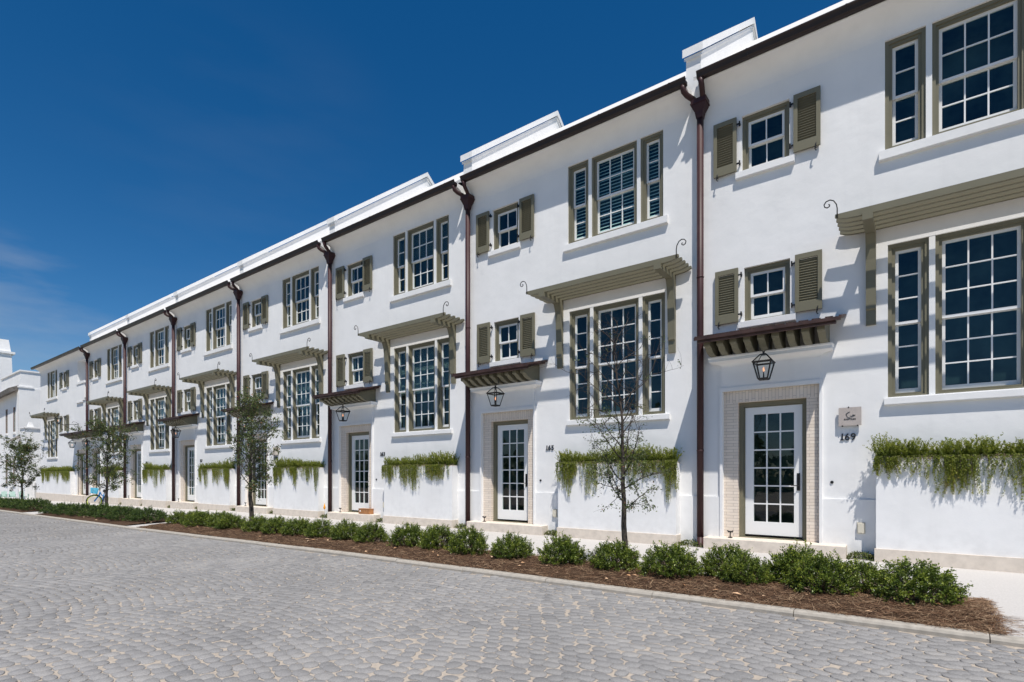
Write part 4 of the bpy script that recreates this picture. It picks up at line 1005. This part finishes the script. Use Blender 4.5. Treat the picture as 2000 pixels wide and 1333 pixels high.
# bicycle: built along +x (heading), standing on its stand, bars turned
def bicycle(x, y, rz):
    z = float(gz(x, y)); b = empty('bicycle', (x, y, z), 'blue cruiser bicycle with light blue front basket and lime rims on the pavement', 'bicycle', None, rz)
    b.rotation_euler = (R(-7), 0, rz)
    rr = .33
    def wheel(nm, par, loc, rot=0):
        def circ(r_, n=28): return [(r_ * cos(2 * pi * i / n), 0, r_ * sin(2 * pi * i / n)) for i in range(n + 1)]
        m = MB(); m.tube(circ(rr - .022), .024, 8); o = link(nm, m.mesh('tyre', M['rubber'], True), par, loc); o.rotation_euler = (0, 0, rot)
        m = MB(); m.tube(circ(rr - .058), .017, 6); link('rim', m.mesh('rim', M['lime'], True), o)
        m = MB(); m.tube([(0, -.045, 0), (0, .045, 0)], .022, 8)
        for i in range(16): a = 2 * pi * i / 16; m.tube([(.02 * cos(a), .02 * (-1) ** i, .02 * sin(a)), ((rr - .06) * cos(a + .15), 0, (rr - .06) * sin(a + .15))], .0018, 3)
        link('hub', m.mesh('hub', M['steel']), o)
        return o
    wheel('wheel', b, (-.56, 0, rr))
    m = MB(); bbk = (-.08, 0, .29); seat = (-.26, 0, .72); hd0 = (.36, 0, .66); hd1 = (.33, 0, .80)
    m.tube([hd0, (.15, 0, .45), bbk], .030, 8); m.tube([hd1, (.1, 0, .66), (-.2, 0, .56)], .024, 8); m.tube([bbk, seat], .024, 8); m.tube([hd0, hd1], .034, 8)
    for s in (-.055, .055): m.tube([bbk, (-.56, s, rr)], .011, 6); m.tube([(-.21, s * .5, .58), (-.56, s, rr)], .010, 6)
    link('frame', m.mesh('frame', M['blue'], True), b)
    m = MB(); m.tube([(-.38, 0, .82), (-.28, 0, .835), (-.16, 0, .83), (-.06, 0, .825)], [.075, .085, .04, .02], 10); m.tube([(-.26, 0, .72), (-.28, 0, .81)], .014, 6); link('saddle', m.mesh('saddle', M['rubber'], True), b)
    m = MB(); m.tube([(-.08, -.06, .29), (-.08, .06, .29)], .03, 8); m.tube([(-.08, -.065, .29), (-.02, -.075, .13)], .009, 5); m.tube([(-.08, .065, .29), (-.14, .075, .45)], .009, 5); m.box(-.07, .03, -.15, -.08, .11, .135); m.box(-.19, -.09, .08, .15, .44, .465); m.tube([(-.15, .06, .27), (-.2, .2, .01)], .01, 5); link('crank', m.mesh('crank', M['steel']), b)
    f = MB(); f.tube([(0, 0, .82), (0, 0, .70)], .018, 8)
    for s in (-.06, .06): f.tube([(0, s * .5, .68), (.03, s, .60), (.16, s, rr)], .020, 6)
    piv = link('fork', f.mesh('fork', M['blue'], True), b, (.36, 0, 0)); piv.rotation_euler = (0, 0, R(-62))
    wheel('front_wheel', piv, (.16, 0, rr))
    m = MB(); m.tube([(0, 0, .82), (0, 0, .98)], .014, 6); m.tube([(-.22, -.33, 1.0), (-.06, -.28, 1.04), (.03, 0, .98), (-.06, .28, 1.04), (-.22, .33, 1.0)], .013, 6); m.tube([(-.22, -.33, 1.0), (-.13, -.30, 1.02)], .02, 6); m.tube([(-.22, .33, 1.0), (-.13, .30, 1.02)], .02, 6); link('handlebar', m.mesh('handlebar', M['rubber'], True), piv)
    m = MB()
    for zz_, k_ in ((.72, .82), (.80, .89), (.88, .96), (.965, 1.0)):
        a, c = .10 + .13 * k_, .19 * k_; cx = .22
        m.tube([(cx - .12 * k_, -c, zz_), (cx + .12 * k_, -c, zz_), (cx + .12 * k_, c, zz_), (cx - .12 * k_, c, zz_), (cx - .12 * k_, -c, zz_)], .010, 5)
    m.add([(cx - .11, -.16, .72), (cx + .11, -.16, .72), (cx + .11, .16, .72), (cx - .11, .16, .72)], [(0, 1, 2, 3)])
    for sx, sy in ((-1, 0), (1, 0), (0, -1), (0, 1)):
        for q in np.linspace(-1, 1, 9):
            if sx: A, B = (cx + sx * .10, q * .155, .72), (cx + sx * .12, q * .19, .96)
            else: A, B = (cx + q * .10, sy * .155, .72), (cx + q * .12, sy * .19, .96)
            m.tube([A, B], .009, 4)
    link('basket', m.mesh('basket', M['cyan']), piv)
bicycle(-32.0, -1.75, math.atan2(-.55, .83))

def garden_chair(x, y, rz, label):
    z = float(gz(x, y)); c = empty('garden_chair', (x, y, z), label, 'chair', 'mint green garden chairs', rz); c.scale = (.64, .64, .64)
    m = MB()
    for i in range(5): m.box(-.26, .26, -.25 + i * .1, -.17 + i * .1, .36 - i * .02, .385 - i * .02)
    link('seat', cached('cs', lambda: m.mesh('seat', M['mint'])), c)
    b = MB()
    for i in range(5): b.add([(-.27 + i * .11, .22, .26), (-.18 + i * .11, .22, .26), (-.18 + i * .11, .42, .98 - abs(i - 2) * .04), (-.27 + i * .11, .42, .98 - abs(i - 2) * .04), (-.27 + i * .11, .245, .26), (-.18 + i * .11, .245, .26), (-.18 + i * .11, .445, .98 - abs(i - 2) * .04), (-.27 + i * .11, .445, .98 - abs(i - 2) * .04)], [(0, 1, 2, 3), (7, 6, 5, 4), (0, 4, 5, 1), (1, 5, 6, 2), (2, 6, 7, 3), (3, 7, 4, 0)])
    link('backrest', cached('cb', lambda: b.mesh('backrest', M['mint'])), c)
    for sx in (-1, 1):
        for yy in (-.26, .22):
            l = MB(); l.box(sx * .29 - .02, sx * .29 + .02, yy - .045, yy + .045, 0, .58 if yy < 0 else .6); link('leg', cached(('cl', sx, yy), lambda: l.mesh('leg', M['mint'])), c)
        a = MB(); a.box(sx * .29 - .06, sx * .29 + .06, -.33, .35, .585 if True else 0, .61); link('armrest', cached(('ca', sx), lambda: a.mesh('armrest', M['mint'])), c)
garden_chair(-55.6, -1.1, 1.2, 'mint green slatted garden chair, leftmost of three by the far white house')
garden_chair(-54.9, -.72, 1.4, 'mint green slatted garden chair, middle of three by the far white house')
garden_chair(-53.7, -.30, 1.9, 'mint green slatted garden chair beside the low grey wall')

# ------------------------------------------------------------------ neighbouring white houses beyond the terrace
n1 = empty('neighbour_house', (-57.2, .1, 0), 'stepped white house with a small lean-to roof just beyond the end of the terrace', 'house')
m = MB(); m.box(-7, 0, 0, 9, -1, 8.45); m.box(-6.5, -.05, .12, 9, 8.45, 9.75); m.box(-7.0, .06, -.06, .9, 8.45, 8.56)
m.box(-6.6, .02, .05, 9.06, 9.751, 9.87); link('wall', m.mesh('wall', M['stucco']), n1)
m = MB(); m.prism_y([(-.95, 8.56), (-.05, 8.56), (-.05, 9.1)], .02, .119); link('shoulder', m.mesh('shoulder', M['stucco']), n1)
m = MB()
for i in range(4): m.prism_x([(-.75 + i * .3, 4.05 + i * .22), (-.4 + i * .3, 4.30 + i * .22), (-.4 + i * .3, 4.36 + i * .22), (-.75 + i * .3, 4.12 + i * .22)], .1, 2.4)
link('porch_roof', m.mesh('porch_roof', M['slate']), n1)
m = MB(); m.box(.1, 2.2, .35, .6, -1, 4.3); m.box(2.2, 3.6, -.35, .6, -1, 5.0); m.box(2.12, 3.7, -.42, .66, 5.0, 5.1); m.prism_x([(-.1, 5.1), (.3, 5.1), (.18, 5.5), (.02, 5.5)], 2.75, 3.05); link('porch_wall', m.mesh('porch_wall', M['stucco']), n1)
n2 = empty('neighbour_house', (-65, .06, 0), 'white house with brown-tiled eave and tall slit windows at the left edge', 'house')
m = MB(); wall_faces(m, -16, 7.75, -1, 8.1, 0, [(3.75, 4.35, 4.95, 6.95), (6.3, 6.9, 4.95, 6.95), (3.75, 4.35, .75, 3.0), (6.3, 6.9, .75, 3.0)], .2); m.box(7.3, 7.75, .02, 1.5, -1, 8.1)
link('wall', m.mesh('wall', M['stucco']), n2)
for x, z in ((3.75, 4.95), (6.3, 4.95), (3.75, .75), (6.3, .75)):
    m = MB(); m.ring(x, x + .60, z, z + 2.0, x + .07, x + .53, z + .07, z + 1.9, -.015, .06); wn = link('window', m.mesh('window', M['rust']), n2)
    m = MB(); m.quad((x, .03, z), (x + .60, .03, z), (x + .60, .03, z + 2.0), (x, .03, z + 2.0)); link('pane', m.mesh('pane', M['glass']), wn)
    m = MB(); m.quad((x - .1, .25, z - .1), (x + .70, .25, z - .1), (x + .70, .25, z + 2.1), (x - .1, .25, z + 2.1)); link('room_interior', m.mesh('room_interior', M['dark']), wn)
    m = MB(); m.box(x - .12, x + .72, -.08, .1, z - .16, z); link('sill', m.mesh('sill', M['stucco']), wn)
m = MB(); m.add([(-16, -.55, 7.5), (7.6, -.55, 8.35), (7.6, 1.9, 9.5), (-16, 1.9, 8.8), (-16, -.5, 7.2), (7.6, -.5, 8.0), (7.6, 1.9, 9.15), (-16, 1.9, 8.5)], [(0, 1, 2, 3), (4, 7, 6, 5), (0, 4, 5, 1), (1, 5, 6, 2), (2, 6, 7, 3), (3, 7, 4, 0)])
link('roof', m.mesh('roof', M['slate']), n2)
m = MB()
def taper(x0, x1, y0, y1, z0, z1, k): m.add([(x0, y0, z0), (x1, y0, z0), (x1, y1, z0), (x0, y1, z0), (x0 + k, y0 + k, z1), (x1 - k, y0 + k, z1), (x1 - k, y1 - k, z1), (x0 + k, y1 - k, z1)], [(0, 3, 2, 1), (4, 5, 6, 7), (0, 1, 5, 4), (1, 2, 6, 5), (2, 3, 7, 6), (3, 0, 4, 7)])
taper(-12, -4.5, -.3, 2.05, 7.5, 13.1, .14); m.box(-12.1, -4.5, -.4, 2.15, 13.1, 13.3); taper(-12, -4.7, -.3, 1.88, 13.301, 14.45, .14); m.box(-12.1, -4.38, -.42, 2.2, 9.0, 9.14)
link('tower', m.mesh('tower', M['stucco']), n2)
o = link('garden_wall', None or (lambda m_: (m_.box(-54.6, -51.3, .3, .6, -1, .88), m_.mesh('garden_wall', M['concrete']))[1])(MB())); tag(o, 'low plain grey concrete wall behind the long planter at the terrace end', 'wall')

# wood across the street: only its reflection reaches the panes
def wood():
    rng = np.random.default_rng(77); n = 9000; x = rng.uniform(-110, 70, n)
    h = 5.5 + 2.2 * np.sin(x * .21) + 1.6 * np.sin(x * .53 + 1) + 1.2 * np.sin(x * 1.3); z = rng.random(n) ** .8 * h - .9; y = -46 + rng.normal(0, 1.2, n)
    V, F = leaf_arrays(np.stack([x, y, z], 1), rng.normal(0, 1, (n, 3)), rng.normal(0, 1, (n, 3)), rng.uniform(.6, 1.3, n), rng.uniform(.5, .9, n), rng)
    return np_mesh('far_wood', V, F, M['juniper'], np.repeat(rng.random(n), 4))
o = struct('far_wood', wood(), 'stuff'); tag(o, 'dark line of trees across the street', 'trees')
